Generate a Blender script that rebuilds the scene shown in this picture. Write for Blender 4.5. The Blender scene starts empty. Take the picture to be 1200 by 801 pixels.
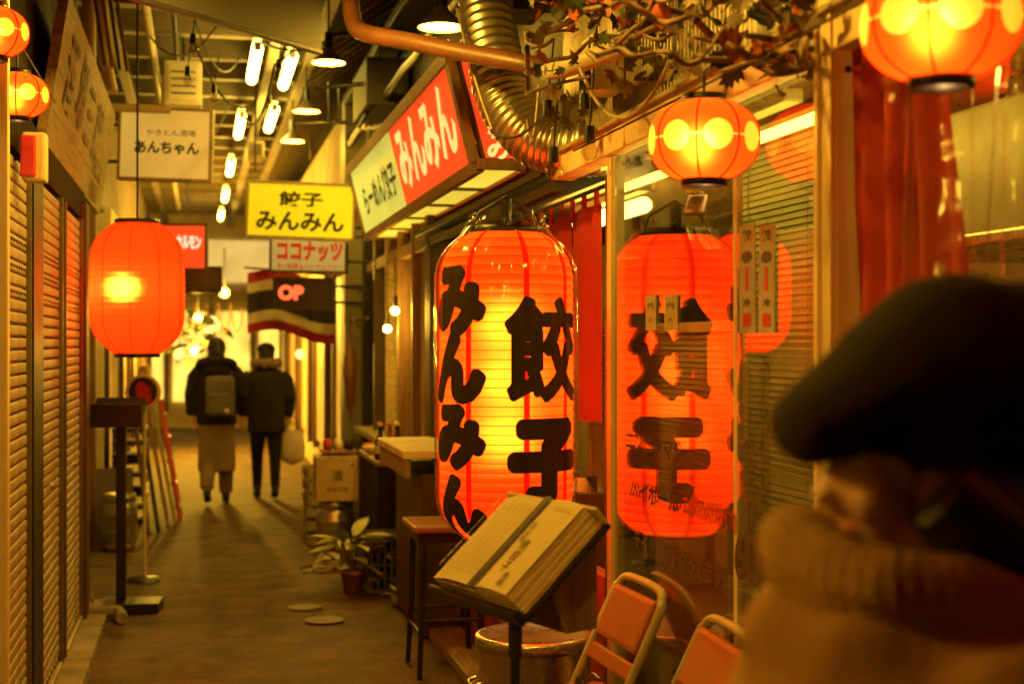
import bpy, bmesh, math, random
from mathutils import Vector, Matrix, noise
random.seed(7)
R = math.radians
scene = bpy.context.scene
C = scene.collection
# ------------------------------------------------------------------ camera
F, XV, YH, EYE = 1667.0, 235.0, 402.0, 1.6          # photo focal length in px, vanishing point, eye height
TH = math.atan((600 - XV) / F); CT, ST = math.cos(TH), math.sin(TH)
cam = bpy.data.objects.new('camera', bpy.data.cameras.new('camera')); C.objects.link(cam)
cam.location = (0, 0, EYE); cam.rotation_euler = (R(90), 0, -TH)
cam.data.sensor_width = 36; cam.data.lens = F * 36 / 1200; cam.data.shift_y = 1.5 / 1200
cam.data.clip_start = 0.05; cam.data.clip_end = 500
cam.data.dof.use_dof = True; cam.data.dof.focus_distance = 4.9; cam.data.dof.aperture_fstop = 2.5
cam.data.dof.aperture_blades = 9
scene.camera = cam
# ------------------------------------------------------------------ night sky, exposure
w = bpy.data.worlds.new('World'); scene.world = w; w.use_nodes = True
nt = w.node_tree; bg = nt.nodes['Background']
sky = nt.nodes.new('ShaderNodeTexSky'); sky.sky_type = 'NISHITA'; sky.sun_disc = False
sky.sun_elevation = R(1.0); sky.sun_rotation = R(200)
nt.links.new(sky.outputs[0], bg.inputs[0]); bg.inputs[1].default_value = 0.001
vs = scene.view_settings
vs.view_transform = 'Standard'; vs.look = 'None'; vs.exposure = 0.0; vs.gamma = 1.0
scene.cycles.max_bounces = 7; scene.cycles.transparent_max_bounces = 12
scene.cycles.diffuse_bounces = 4; scene.cycles.glossy_bounces = 4; scene.cycles.transmission_bounces = 6
scene.cycles.sample_clamp_indirect = 4.0
scene.cycles.use_denoising = True
AMBER = (1.0, 0.55, 0.042)          # colour of the lamps of this alley
# ------------------------------------------------------------------ pixel helpers (1200 x 801 photo)
def PD(px, py, zc):                                  # known depth along the lens axis
    xc = (px - 600) * zc / F
    return Vector((xc * CT + zc * ST, zc * CT - xc * ST, EYE + (YH - py) * zc / F))
def PX(px, py, X):                                   # on the wall plane X = const
    return PD(px, py, F * X / (CT * (px - XV)))
def PG(px, py, z=0.0):                               # on the ground
    return PD(px, py, F * (EYE - z) / (py - YH))
V = Vector
# ------------------------------------------------------------------ mesh builder
class MB:
    def __init__(s): s.v = []; s.f = []; s.sm = []
    def add(s, vs_, fs, smooth=False):
        b = len(s.v); s.v += [tuple(p) for p in vs_]
        s.f += [tuple(i + b for i in q) for q in fs]; s.sm += [smooth] * len(fs); return s
    def box(s, c, d, rot=None):
        x, y, z = (k / 2 for k in d)
        p = [V((sx * x, sy * y, sz * z)) for sz in (-1, 1) for sy in (-1, 1) for sx in (-1, 1)]
        if rot is not None: p = [rot @ q for q in p]
        c = V(c)
        return s.add([q + c for q in p], [(0, 2, 3, 1), (4, 5, 7, 6), (0, 1, 5, 4), (2, 6, 7, 3), (0, 4, 6, 2), (1, 3, 7, 5)])
    def bev(s, c, d, b=0.006, rot=None):              # box with chamfered edges
        bm = bmesh.new(); bmesh.ops.create_cube(bm, size=1)
        for q in bm.verts: q.co = V((q.co.x * d[0], q.co.y * d[1], q.co.z * d[2]))
        bmesh.ops.bevel(bm, geom=bm.edges[:], offset=min(b, min(d) * .45), segments=2, affect='EDGES', profile=.6)
        bm.verts.index_update(); c = V(c)
        vs_ = [((rot @ q.co) if rot is not None else q.co) + c for q in bm.verts]
        fs = [[q.index for q in fc.verts] for fc in bm.faces]; bm.free()
        return s.add(vs_, fs)
    def tube(s, pts, r, seg=8, caps=True):
        pts = [V(p) for p in pts]; n = len(pts); rr = r if isinstance(r, (list, tuple)) else [r] * n
        vs_ = []; t0 = (pts[1] - pts[0]).normalized(); up = t0.orthogonal().normalized()
        for i, p in enumerate(pts):
            t = (pts[min(i + 1, n - 1)] - pts[max(i - 1, 0)]).normalized()
            up = (up - t * up.dot(t)); up = up.normalized() if up.length > 1e-6 else t.orthogonal().normalized()
            sd = t.cross(up)
            for k in range(seg):
                a = 2 * math.pi * k / seg
                vs_.append(p + (up * math.cos(a) + sd * math.sin(a)) * rr[i])
        fs = [(i * seg + k, i * seg + (k + 1) % seg, (i + 1) * seg + (k + 1) % seg, (i + 1) * seg + k)
              for i in range(n - 1) for k in range(seg)]
        s.add(vs_, fs, True)
        if caps: s.add(vs_[:seg], [tuple(range(seg))[::-1]]); s.add(vs_[-seg:], [tuple(range(seg))])
        return s
    def lathe(s, prof, seg=32, c=(0, 0, 0), smooth=True, caps=False):
        c = V(c); n = len(prof)
        vs_ = [c + V((r * math.cos(2 * math.pi * k / seg), r * math.sin(2 * math.pi * k / seg), z)) for r, z in prof for k in range(seg)]
        fs = [(i * seg + k, i * seg + (k + 1) % seg, (i + 1) * seg + (k + 1) % seg, (i + 1) * seg + k)
              for i in range(n - 1) for k in range(seg)]
        s.add(vs_, fs, smooth)
        if caps: s.add(vs_[:seg], [tuple(range(seg))[::-1]]); s.add(vs_[-seg:], [tuple(range(seg))])
        return s
    def ball(s, c, r, seg=16, rings=10, rot=None):
        r = V(r) if hasattr(r, '__len__') else V((r, r, r)); c = V(c); vs_ = []; 
        for i in range(rings + 1):
            a = math.pi * (i / rings * .998 + .001)
            for k in range(seg):
                b = 2 * math.pi * k / seg
                q = V((r.x * math.sin(a) * math.cos(b), r.y * math.sin(a) * math.sin(b), -r.z * math.cos(a)))
                vs_.append(c + (rot @ q if rot is not None else q))
        fs = [(i * seg + k, i * seg + (k + 1) % seg, (i + 1) * seg + (k + 1) % seg, (i + 1) * seg + k)
              for i in range(rings) for k in range(seg)]
        s.add(vs_, fs, True); s.add(vs_[:seg], [tuple(range(seg))[::-1]], True); return s.add(vs_[-seg:], [tuple(range(seg))], True)
    def loft(s, rings, seg=16):                        # rings: (centre, rx, ry[, tilt matrix])
        vs_ = []
        for q in rings:
            c, rx, ry = V(q[0]), q[1], q[2]; m = q[3] if len(q) > 3 else None
            for k in range(seg):
                a = 2 * math.pi * k / seg; p = V((rx * math.cos(a), ry * math.sin(a), 0))
                vs_.append(c + (m @ p if m is not None else p))
        n = len(rings)
        fs = [(i * seg + k, i * seg + (k + 1) % seg, (i + 1) * seg + (k + 1) % seg, (i + 1) * seg + k)
              for i in range(n - 1) for k in range(seg)]
        s.add(vs_, fs, True); s.add(vs_[:seg], [tuple(range(seg))[::-1]], True); return s.add(vs_[-seg:], [tuple(range(seg))], True)
    def quad(s, a, b, c, d): return s.add([a, b, c, d], [(0, 1, 2, 3)])
    def grid(s, fn, nu, nv, smooth=True):
        vs_ = [fn(i / nu, j / nv) for j in range(nv + 1) for i in range(nu + 1)]
        fs = [(j * (nu + 1) + i, j * (nu + 1) + i + 1, (j + 1) * (nu + 1) + i + 1, (j + 1) * (nu + 1) + i) for j in range(nv) for i in range(nu)]
        return s.add(vs_, fs, smooth)
    def mesh(s, name):
        me = bpy.data.meshes.new(name); me.from_pydata(s.v, [], s.f); me.update()
        me.polygons.foreach_set('use_smooth', s.sm); return me
def tag(o, label=None, cat=None, group=None, kind=None):
    if label: o['label'] = label
    if cat: o['category'] = cat
    if group: o['group'] = group
    if kind: o['kind'] = kind
    return o
def obj(name, mb, mat, parent=None, loc=None, mw=None):
    me = mb.mesh(name) if isinstance(mb, MB) else mb
    o = bpy.data.objects.new(name, me); C.objects.link(o)
    if mat is not None:
        me.materials.clear(); me.materials.append(mat)
    if parent is not None: o.parent = parent
    if loc is not None: o.location = loc
    if mw is not None: o.matrix_local = mw
    return o
def thing(name, label, cat, loc=(0, 0, 0), rz=0, group=None):
    o = bpy.data.objects.new(name, None); C.objects.link(o); o.empty_display_size = .1
    o.location = loc; o.rotation_euler = (0, 0, rz); return tag(o, label, cat, group)
def dup(root, loc, rz=0, label=None, group=None, parent=None):
    r = root.copy(); C.objects.link(r); r.location = loc; r.rotation_euler = (0, 0, rz)
    if label: r['label'] = label
    if group: r['group'] = group
    for ch in list(root.children):
        c = ch.copy(); C.objects.link(c); c.parent = r
        for g in ch.children:
            d = g.copy(); C.objects.link(d); d.parent = c
    return r
def struct(name, mb, mat, loc=None): return tag(obj(name, mb, mat, None, loc), kind='structure')
def frame_mat(origin, right, up):
    r = V(right).normalized(); u = V(up).normalized(); n = r.cross(u).normalized(); u = n.cross(r)
    return Matrix(((r.x, u.x, n.x, origin[0]), (r.y, u.y, n.y, origin[1]), (r.z, u.z, n.z, origin[2]), (0, 0, 0, 1)))
def catmull(pts, n=8):
    pts = [V(p) for p in pts]; P = [pts[0] * 2 - pts[1]] + pts + [pts[-1] * 2 - pts[-2]]; out = []
    for i in range(1, len(P) - 2):
        a, b, c, d = P[i - 1:i + 3]
        for k in range(n):
            t = k / n
            out.append(.5 * ((2 * b) + (c - a) * t + (2 * a - 5 * b + 4 * c - d) * t * t + (3 * b - a - 3 * c + d) * t ** 3))
    return out + [pts[-1]]
def sag(a, b, d, n=12):
    a, b = V(a), V(b); return [a.lerp(b, i / n) - V((0, 0, d * 4 * (i / n) * (1 - i / n))) for i in range(n + 1)]
def evaluated(o):
    bpy.context.view_layer.update(); dg = bpy.context.evaluated_depsgraph_get()
    me = bpy.data.meshes.new_from_object(o.evaluated_get(dg)); bpy.data.objects.remove(o); return me
def fuse(mb, voxel=.012, smooth=4):                    # melt overlapping volumes into one continuous surface
    o = bpy.data.objects.new('tmp', mb.mesh('tmp')); C.objects.link(o)
    m = o.modifiers.new('r', 'REMESH'); m.mode = 'VOXEL'; m.voxel_size = voxel; m.use_smooth_shade = True
    k = o.modifiers.new('s', 'SMOOTH'); k.iterations = smooth; k.factor = .5
    return evaluated(o)
def text_mesh(s, size, bold=0.0, spacing=1.0, line=1.0, shear=0.0, align='CENTER'):
    cu = bpy.data.curves.new('txt', 'FONT'); cu.body = s; cu.size = size; cu.align_x = align; cu.align_y = 'CENTER'
    cu.space_character = spacing; cu.space_line = line; cu.offset = bold * size; cu.shear = shear; cu.resolution_u = 3
    o = bpy.data.objects.new('tmp', cu); C.objects.link(o); me = evaluated(o); bpy.data.curves.remove(cu)
    return me
def lettering(name, s, size, mat, parent, origin, right, up, bold=0.0, fit=None, **k):
    me = text_mesh(s, size, bold, **k)
    if fit and len(me.vertices):                       # stretch into a box (w, h), centred
        xs = [v.co.x for v in me.vertices]; ys = [v.co.y for v in me.vertices]
        cx, cy = (min(xs) + max(xs)) / 2, (min(ys) + max(ys)) / 2
        sx, sy = fit[0] / max(1e-6, max(xs) - min(xs)), fit[1] / max(1e-6, max(ys) - min(ys))
        for v in me.vertices: v.co.x = (v.co.x - cx) * sx; v.co.y = (v.co.y - cy) * sy
    o = obj(name, me, mat, parent)
    m = frame_mat(origin, right, up); o.matrix_local = m; return o
# ------------------------------------------------------------------ materials
def M(name, col, rough=.6, metal=0., var=.3, scale=6., bump=.15, bscale=40., spec=.4, emit=None, es=0., dirt=None, stretch=None):
    m = bpy.data.materials.new(name); m.use_nodes = True; t = m.node_tree; n = t.nodes; L = t.links.new
    p = n['Principled BSDF']; p.inputs['Metallic'].default_value = metal; p.inputs['Specular IOR Level'].default_value = spec
    tc = n.new('ShaderNodeTexCoord'); mp = n.new('ShaderNodeMapping'); L(tc.outputs['Object'], mp.inputs[0])
    if stretch: mp.inputs['Scale'].default_value = stretch
    nz = n.new('ShaderNodeTexNoise'); nz.inputs['Scale'].default_value = scale; nz.inputs['Detail'].default_value = 6; nz.inputs['Roughness'].default_value = .65
    L(mp.outputs[0], nz.inputs['Vector'])
    rp = n.new('ShaderNodeValToRGB'); c = V(col)
    d = V(dirt) if dirt else c * (1 - var)
    rp.color_ramp.elements[0].position = .32; rp.color_ramp.elements[1].position = .68
    rp.color_ramp.elements[0].color = (*d, 1); rp.color_ramp.elements[1].color = (*[min(1, k * (1 + var * .35)) for k in c], 1)
    L(nz.outputs[0], rp.inputs[0]); L(rp.outputs[0], p.inputs['Base Color'])
    mr = n.new('ShaderNodeMapRange'); mr.inputs[3].default_value = max(.03, rough - .12); mr.inputs[4].default_value = min(1, rough + .12)
    L(nz.outputs[0], mr.inputs[0]); L(mr.outputs[0], p.inputs['Roughness'])
    if bump:
        n2 = n.new('ShaderNodeTexNoise'); n2.inputs['Scale'].default_value = bscale; n2.inputs['Detail'].default_value = 4
        L(mp.outputs[0], n2.inputs['Vector'])
        b = n.new('ShaderNodeBump'); b.inputs['Strength'].default_value = bump; b.inputs['Distance'].default_value = .01
        L(n2.outputs[0], b.inputs['Height']); L(b.outputs[0], p.inputs['Normal'])
    if emit:
        p.inputs['Emission Color'].default_value = (*emit, 1); p.inputs['Emission Strength'].default_value = es
    return m
def GLOW(name, col, s, var=.12, scale=3.):             # backlit acrylic / lamp: real emitters
    m = bpy.data.materials.new(name); m.use_nodes = True; t = m.node_tree; n = t.nodes; L = t.links.new
    p = n['Principled BSDF']; p.inputs['Base Color'].default_value = (*[min(.5, k * .6) for k in col], 1); p.inputs['Roughness'].default_value = .5; p.inputs['Specular IOR Level'].default_value = .15
    p.inputs['Emission Color'].default_value = (*col, 1)
    tc = n.new('ShaderNodeTexCoord'); nz = n.new('ShaderNodeTexNoise'); nz.inputs['Scale'].default_value = scale; nz.inputs['Detail'].default_value = 3
    L(tc.outputs['Object'], nz.inputs['Vector'])
    mr = n.new('ShaderNodeMapRange'); mr.inputs[1].default_value = .3; mr.inputs[2].default_value = .7
    mr.inputs[3].default_value = s * (1 - var); mr.inputs[4].default_value = s * (1 + var)
    L(nz.outputs[0], mr.inputs[0]); L(mr.outputs[0], p.inputs['Emission Strength']); return m
def PAPER(name, col, fwd, dif, rough=.5, glow=0.0, dots=None, ior=1.35):    # lamp-lit paper: scatters the bulb's light through
    m = bpy.data.materials.new(name); m.use_nodes = True; t = m.node_tree; n = t.nodes; L = t.links.new
    n.remove(n['Principled BSDF']); out = n['Material Output']
    tc = n.new('ShaderNodeTexCoord'); nz = n.new('ShaderNodeTexNoise'); nz.inputs['Scale'].default_value = 9; nz.inputs['Detail'].default_value = 5
    L(tc.outputs['Object'], nz.inputs['Vector'])
    rp = n.new('ShaderNodeValToRGB'); c = V(col)
    rp.color_ramp.elements[0].color = (*(c * .8), 1); rp.color_ramp.elements[1].color = (*c, 1)
    L(nz.outputs[0], rp.inputs[0]); csrc = rp.outputs[0]
    if dots:                                           # printed yellow dots round the equator: (lantern radius, dot radius, colour)
        def mth(op, a, b=None):
            x = n.new('ShaderNodeMath'); x.operation = op
            for i, q in enumerate((a, b)):
                if q is None: continue
                if isinstance(q, (int, float)): x.inputs[i].default_value = q
                else: L(q, x.inputs[i])
            return x.outputs[0]
        sp = n.new('ShaderNodeSeparateXYZ'); L(tc.outputs['Object'], sp.inputs[0])
        k = mth('DIVIDE', mth('ADD', mth('ARCTAN2', sp.outputs[1], sp.outputs[0]), 7.0), math.pi / 4)
        k = mth('SUBTRACT', mth('FRACT', mth('SUBTRACT', k, 7.0 / (math.pi / 4))), .5)
        dx = mth('MULTIPLY', k, math.pi / 4 * dots[0])
        dd = mth('SQRT', mth('ADD', mth('MULTIPLY', dx, dx), mth('MULTIPLY', sp.outputs[2], sp.outputs[2])))
        e0 = n.new('ShaderNodeMapRange'); e0.inputs[1].default_value = dots[1] * 1.03; e0.inputs[2].default_value = dots[1] * .97; L(dd, e0.inputs[0])
        az = mth('ABSOLUTE', sp.outputs[2]); ln = mth('LESS_THAN', az, dots[0] * .018)
        mk = mth('MAXIMUM', e0.outputs[0], ln)
        mx = n.new('ShaderNodeMixRGB'); L(mk, mx.inputs[0]); L(rp.outputs[0], mx.inputs[1]); mx.inputs[2].default_value = (*dots[2], 1); csrc = mx.outputs[0]
    def scaled(k):
        x = n.new('ShaderNodeMixRGB'); x.blend_type = 'MULTIPLY'; x.inputs[0].default_value = 1
        x.inputs[2].default_value = (k, k, k, 1); L(csrc, x.inputs[1]); return x.outputs[0]
    tr = n.new('ShaderNodeBsdfTranslucent'); L(scaled(dif), tr.inputs[0])
    rf = n.new('ShaderNodeBsdfRefraction'); rf.inputs['Roughness'].default_value = rough; rf.inputs['IOR'].default_value = ior; L(scaled(fwd), rf.inputs[0])
    df = n.new('ShaderNodeBsdfDiffuse'); L(scaled(.45), df.inputs[0])
    a = n.new('ShaderNodeAddShader'); b = n.new('ShaderNodeAddShader')
    L(tr.outputs[0], a.inputs[0]); L(rf.outputs[0], a.inputs[1]); L(a.outputs[0], b.inputs[0]); L(df.outputs[0], b.inputs[1]); last = b
    if glow:
        e = n.new('ShaderNodeEmission'); e.inputs[1].default_value = glow; L(rp.outputs[0], e.inputs[0])
        last = n.new('ShaderNodeAddShader'); L(b.outputs[0], last.inputs[0]); L(e.outputs[0], last.inputs[1])
    L(last.outputs[0], out.inputs[0]); return m
def CLEAR(name, ior=1.5, rough=.0, tint=(1, 1, 1), wav=0.0, boost=1.0):   # thin window glass or vinyl, Fresnel reflecting
    m = bpy.data.materials.new(name); m.use_nodes = True; t = m.node_tree; n = t.nodes; L = t.links.new
    n.remove(n['Principled BSDF']); out = n['Material Output']
    tp = n.new('ShaderNodeBsdfTransparent'); tp.inputs[0].default_value = (*tint, 1)
    gl = n.new('ShaderNodeBsdfGlossy'); gl.inputs['Roughness'].default_value = rough
    lw = n.new('ShaderNodeLayerWeight'); lw.inputs[0].default_value = .5; f0 = ((ior - 1) / (ior + 1)) ** 2
    pw = n.new('ShaderNodeMath'); pw.operation = 'POWER'; pw.inputs[1].default_value = 5; L(lw.outputs['Facing'], pw.inputs[0])   # Schlick's Fresnel, the same on both faces
    mt = n.new('ShaderNodeMath'); mt.operation = 'MULTIPLY_ADD'; mt.inputs[1].default_value = (1 - f0) * boost; mt.inputs[2].default_value = f0 * boost; mt.use_clamp = True; L(pw.outputs[0], mt.inputs[0])
    mx = n.new('ShaderNodeMixShader'); L(mt.outputs[0], mx.inputs[0]); L(tp.outputs[0], mx.inputs[1]); L(gl.outputs[0], mx.inputs[2])
    if wav:
        tc = n.new('ShaderNodeTexCoord'); nz = n.new('ShaderNodeTexNoise'); nz.inputs['Scale'].default_value = 7
        b = n.new('ShaderNodeBump'); b.inputs['Strength'].default_value = wav; b.inputs['Distance'].default_value = .02
        L(tc.outputs['Object'], nz.inputs['Vector']); L(nz.outputs[0], b.inputs['Height']); L(b.outputs[0], gl.inputs['Normal'])
    L(mx.outputs[0], out.inputs[0]); return m
def bulb_light(name, parent, loc, watts, col=AMBER, size=.04):
    l = bpy.data.lights.new(name, 'POINT'); l.energy = watts; l.color = col; l.shadow_soft_size = size
    o = bpy.data.objects.new(name, l); C.objects.link(o); o.parent = parent; o.location = loc; return o

m_asphalt = M('worn asphalt', (.13, .082, .038), .72, var=.5, scale=3.6, bump=1.0, bscale=60, dirt=(.026, .016, .008), spec=.25)
m_conc = M('old concrete', (.30, .27, .21), .8, var=.5, scale=4, bump=.4, bscale=90)
m_shut = M('shutter steel', (.38, .33, .22), .6, .1, var=.4, scale=3, bump=.08, dirt=(.22, .19, .14))
m_dkrail = M('dark rail', (.13, .10, .06), .45, .3, var=.3)
m_rail = M('rail aluminium', (.42, .39, .33), .4, .5, var=.3)
m_dark = M('dark steel', (.018, .016, .014), .5, .2, var=.4)
m_black = M('black painted steel', (.012, .011, .010), .38, .0, var=.3)
m_post = M('cream painted post', (.74, .55, .30), .5, var=.22, scale=5, bump=.1, stretch=(1, 1, .2))
m_wood = M('pale weathered timber', (.32, .24, .115), .7, var=.5, scale=7, bump=.3, bscale=30, stretch=(6, .5, 6))
m_wood2 = M('brown timber', (.20, .11, .05), .6, var=.45, scale=6, bump=.2, stretch=(6, 6, .6))
m_dkwood = M('dark timber', (.07, .04, .022), .55, var=.5, scale=6, bump=.2, stretch=(4, 4, .6))
m_ink = M('black ink', (.012, .011, .01), .7, var=.2, bump=0)
m_inkbrown = M('faded brown ink', (.10, .055, .03), .8, var=.4, bump=0)
m_faded = M('weathered ink', (.06, .042, .022), .8, var=.6, scale=14, bump=0, dirt=(.20, .15, .08))
m_inkred = M('red ink', (.55, .02, .012), .7, var=.2, bump=0)
m_inkwhite = M('cream paint', (.75, .68, .5), .7, var=.2, bump=0)
m_roof = M('roof sheet', (.74, .70, .52), .6, var=.35, scale=1.4, bump=.05, dirt=(.45, .40, .25))
m_beam = M('roof beam', (.16, .125, .07), .6, var=.45, scale=3)
m_wallL = M('stained wall', (.24, .19, .12), .8, var=.5, scale=2.5, bump=.25)
m_cream = M('cream wall', (.66, .56, .34), .75, var=.3, scale=2, bump=.15)
m_dkwall = M('sooty wall', (.022, .018, .013), .8, var=.5, scale=3, bump=.2)
m_alu = M('flexible aluminium duct', (.55, .50, .42), .33, .9, var=.3, scale=5, bump=.1, bscale=25)
m_steel = M('stainless steel', (.66, .60, .48), .28, .95, var=.25, scale=4, bump=.05)
m_keg = M('keg steel', (.5, .47, .4), .3, .85, var=.4, scale=6)
m_pipe = M('brown pipe', (.13, .05, .022), .45, var=.35)
m_pipe2 = M('cream pipe', (.52, .44, .28), .5, var=.35, stretch=(1, 1, .3))
m_red = M('red fabric', (.36, .02, .010), .8, var=.25, scale=4, bump=.15, bscale=90)
m_redp = M('red paint', (.42, .045, .02), .5, var=.35, scale=4)
m_orange = M('orange vinyl', (.40, .115, .035), .42, var=.2, scale=5, bump=.1)
m_creamtube = M('cream enamel tube', (.48, .39, .22), .35, var=.2)
m_brownseat = M('brown lacquered seat', (.30, .11, .04), .35, var=.3, stretch=(1, 6, 1))
m_tan = M('tan paper', (.42, .33, .18), .85, var=.25, scale=9, bump=.05)
m_page = M('yellowed paper', (.58, .46, .26), .85, var=.15, scale=5, bump=.05)
m_pageedge = M('page edges', (.50, .34, .17), .85, var=.5, scale=9, bump=.3, bscale=12, stretch=(1, 1, 22))
m_strap = M('dark ribbon', (.025, .015, .02), .6, var=.2)
m_leaf = M('dark leaf', (.03, .04, .012), .5, var=.4, scale=3, bump=.1)
m_leafdry = M('dry leaf', (.11, .065, .025), .6, var=.5, scale=3, bump=.1)
m_leaforange = M('orange leaf', (.55, .13, .04), .6, var=.3, scale=3, bump=.1)
m_leafpale = M('pale leaf', (.42, .42, .15), .5, var=.4, scale=3, bump=.1)
m_stem = M('dry stem', (.17, .10, .05), .7, var=.4)
m_wire = M('black cable', (.012, .011, .011), .5, var=.2, bump=0)
m_wirepale = M('pale cable', (.40, .32, .18), .6, var=.2, bump=0)
m_card = M('cardboard', (.46, .33, .17), .85, var=.25, scale=4, bump=.15)
m_crate = M('black plastic crate', (.07, .06, .05), .45, var=.3)
m_terra = M('terracotta', (.36, .15, .07), .75, var=.3)
m_glass = CLEAR('window glass', 1.8, 0.0, (.84, .84, .78), boost=1.9)
m_vinyl = CLEAR('clear vinyl', 1.4, .16, (.93, .92, .86), wav=1.0, boost=1.1)
m_film = CLEAR('plastic film', 1.42, .12, (.97, .97, .95), wav=.5)
m_bulbglass = CLEAR('bulb glass', 1.5, .02, (.8, .75, .65))
m_tube = GLOW('fluorescent tube', (1.0, .92, .085), 15.0, var=.05)
m_bulb = GLOW('lit bulb', (1.0, .68, .18), 14, var=.02)
m_fil = GLOW('filament', (1.0, .55, .12), 10, var=.02)
m_yel = GLOW('backlit yellow acrylic', (1.0, .76, .015), .46, var=.10, scale=2)
m_pyel = GLOW('backlit pale acrylic', (.80, .82, .13), .62, var=.15, scale=2)
m_redl = GLOW('backlit red acrylic', (1.0, .075, .012), .78, var=.15, scale=2)
m_under = GLOW('backlit yellow panel', (.80, .60, .05), 1.0, var=.3, scale=1.5)
m_creaml = GLOW('backlit cream acrylic', (.70, .46, .075), .62, var=.15)
m_whitel = GLOW('backlit white acrylic', (.52, .46, .16), .34, var=.12)
m_neon = GLOW('red neon', (1.0, .10, .03), 2.2, var=.05)
m_shop = GLOW('lit shop front', (1.0, .52, .06), .42, var=.7, scale=2.5)
m_shade = M('enamel lamp shade', (.10, .075, .045), .4, .3, var=.3)
m_shadein = M('white enamel', (.62, .52, .36), .5, var=.2)
m_lan = PAPER('red lantern paper', (1.0, .112, .013), .62, .30, .95)
m_lansmall = {r: PAPER('orange lantern paper', (1.0, .11, .012), .40, .42, .75, dots=(r, r * .265, (1.0, .62, .10))) for r in (.140, .1401, .108, .104)}
m_skin = M('skin', (.62, .37, .22), .5, var=.12, bump=.05)
m_hair = M('black hair', (.014, .011, .009), .5, var=.3, bump=.3, bscale=120)
m_beret = M('black felt', (.012, .010, .009), .95, var=.3, bump=.4, bscale=200, spec=.1)
m_knit = M('mustard knit', (.36, .21, .075), .9, var=.35, bump=.5, bscale=120, spec=.1)
m_coat = M('tan wool coat', (.30, .165, .06), .92, var=.3, bump=.5, bscale=150, spec=.1)
m_dkcoat = M('dark coat', (.020, .017, .014), .85, var=.3, spec=.15)
m_beige = M('beige cloth', (.22, .155, .085), .9, var=.2, spec=.1)
m_grey = M('grey nylon', (.12, .105, .085), .7, var=.25)
m_shoe = M('dark shoe', (.018, .015, .013), .5, var=.2)
m_navy = M('dark blue cloth', (.035, .03, .06), .8, var=.2)
m_whitecloth = M('white cloth', (.62, .55, .42), .85, var=.15)
# ================================================================== THE SETTING
XL, XR = -0.67, 1.40                                    # shutter plane and shop-front plane
def gfn(u, v):
    x, y = -9 + 20 * u, -8 + 60 * v
    z = .006 * noise.noise(V((x * 1.3, y * .8, 0))) - .006
    return V((x, y, z))
struct('ground', MB().grid(gfn, 100, 200), m_asphalt)
mb = MB()
for i in range(14):                                     # concrete kerb strip below the shutters
    y0 = -3 + i * .86; mb.bev(((XL - .12 + -.53) / 2, y0 + .43, .005), (.26, .845, .07), .008)
struct('kerb', mb, m_conc)
struct('drain_cover', MB().lathe([(.0, .004), (.105, .006), (.113, .003)], 28, PG(380, 726)), m_conc)
struct('drain_cover', MB().lathe([(.0, .004), (.095, .005), (.102, .003)], 28, PG(357, 711)), m_conc)

# ---- left building: walls over and between the shutters
m_fascia = M('tarred fascia', (.010, .006, .004), .9, var=.4, spec=.1)
lb = thing('shuttered_building', 'long low building with closed steel roller shutters below a dark fascia', 'building', (0, 0, 0))
obj('wall', MB().box((-.86, 2.7, 3.2), (.3, 11.9, 1.75)), m_dkwall, lb)
obj('wall', MB().box((-1.06, 17.5, 2.0), (.36, 17.5, 4.2)), m_wallL, lb)
obj('fascia', MB().bev((-.695, 2.7, 2.40), (.07, 11.9, .18), .01), m_fascia, lb)
for a, b in ((-.30, .02), (1.98, 2.15), (4.02, 4.20), (5.87, 6.22), (7.18, 7.35)):
    obj('pier', MB().box((-.72 if a == 5.87 else -.74, (a + b) / 2, 1.16), (.16 if a == 5.87 else .1, b - a - .004, 2.32)), m_dark if a == 5.87 else m_dkwood, lb)
obj('jamb', MB().bev((-.71, 8.50, 1.2), (.16, .22, 2.4), .01), m_dkwood, lb)
obj('post', MB().bev((-.635, 4.86, 1.6), (.055, .06, 3.2), .008), m_post, lb)
for k, (px, mm, wd) in enumerate(((108, m_wood2, .10), (116, m_cream, .05), (124, m_dkwood, .07), (132, m_cream, .06), (142, m_wallL, .1))):
    p = PX(px, 402, -.84); obj('door_frame', MB().bev((-.84, p.y, 1.35), (.06 + .02 * (k % 2), wd, 2.7), .006), mm, lb)
def slat_profile(width):
    pr = [(-.010, .0), (-.009, .004), (.003, .0055), (.0050, .012), (.0050, .037), (.003, .0435), (-.010, .0450)]
    vs_ = [(x, y, z) for y in (0, width) for x, z in pr]; n = len(pr)
    return MB().add(vs_, [(i, i + 1, n + i + 1, n + i) for i in range(n - 1)], True).mesh('slat')
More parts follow.
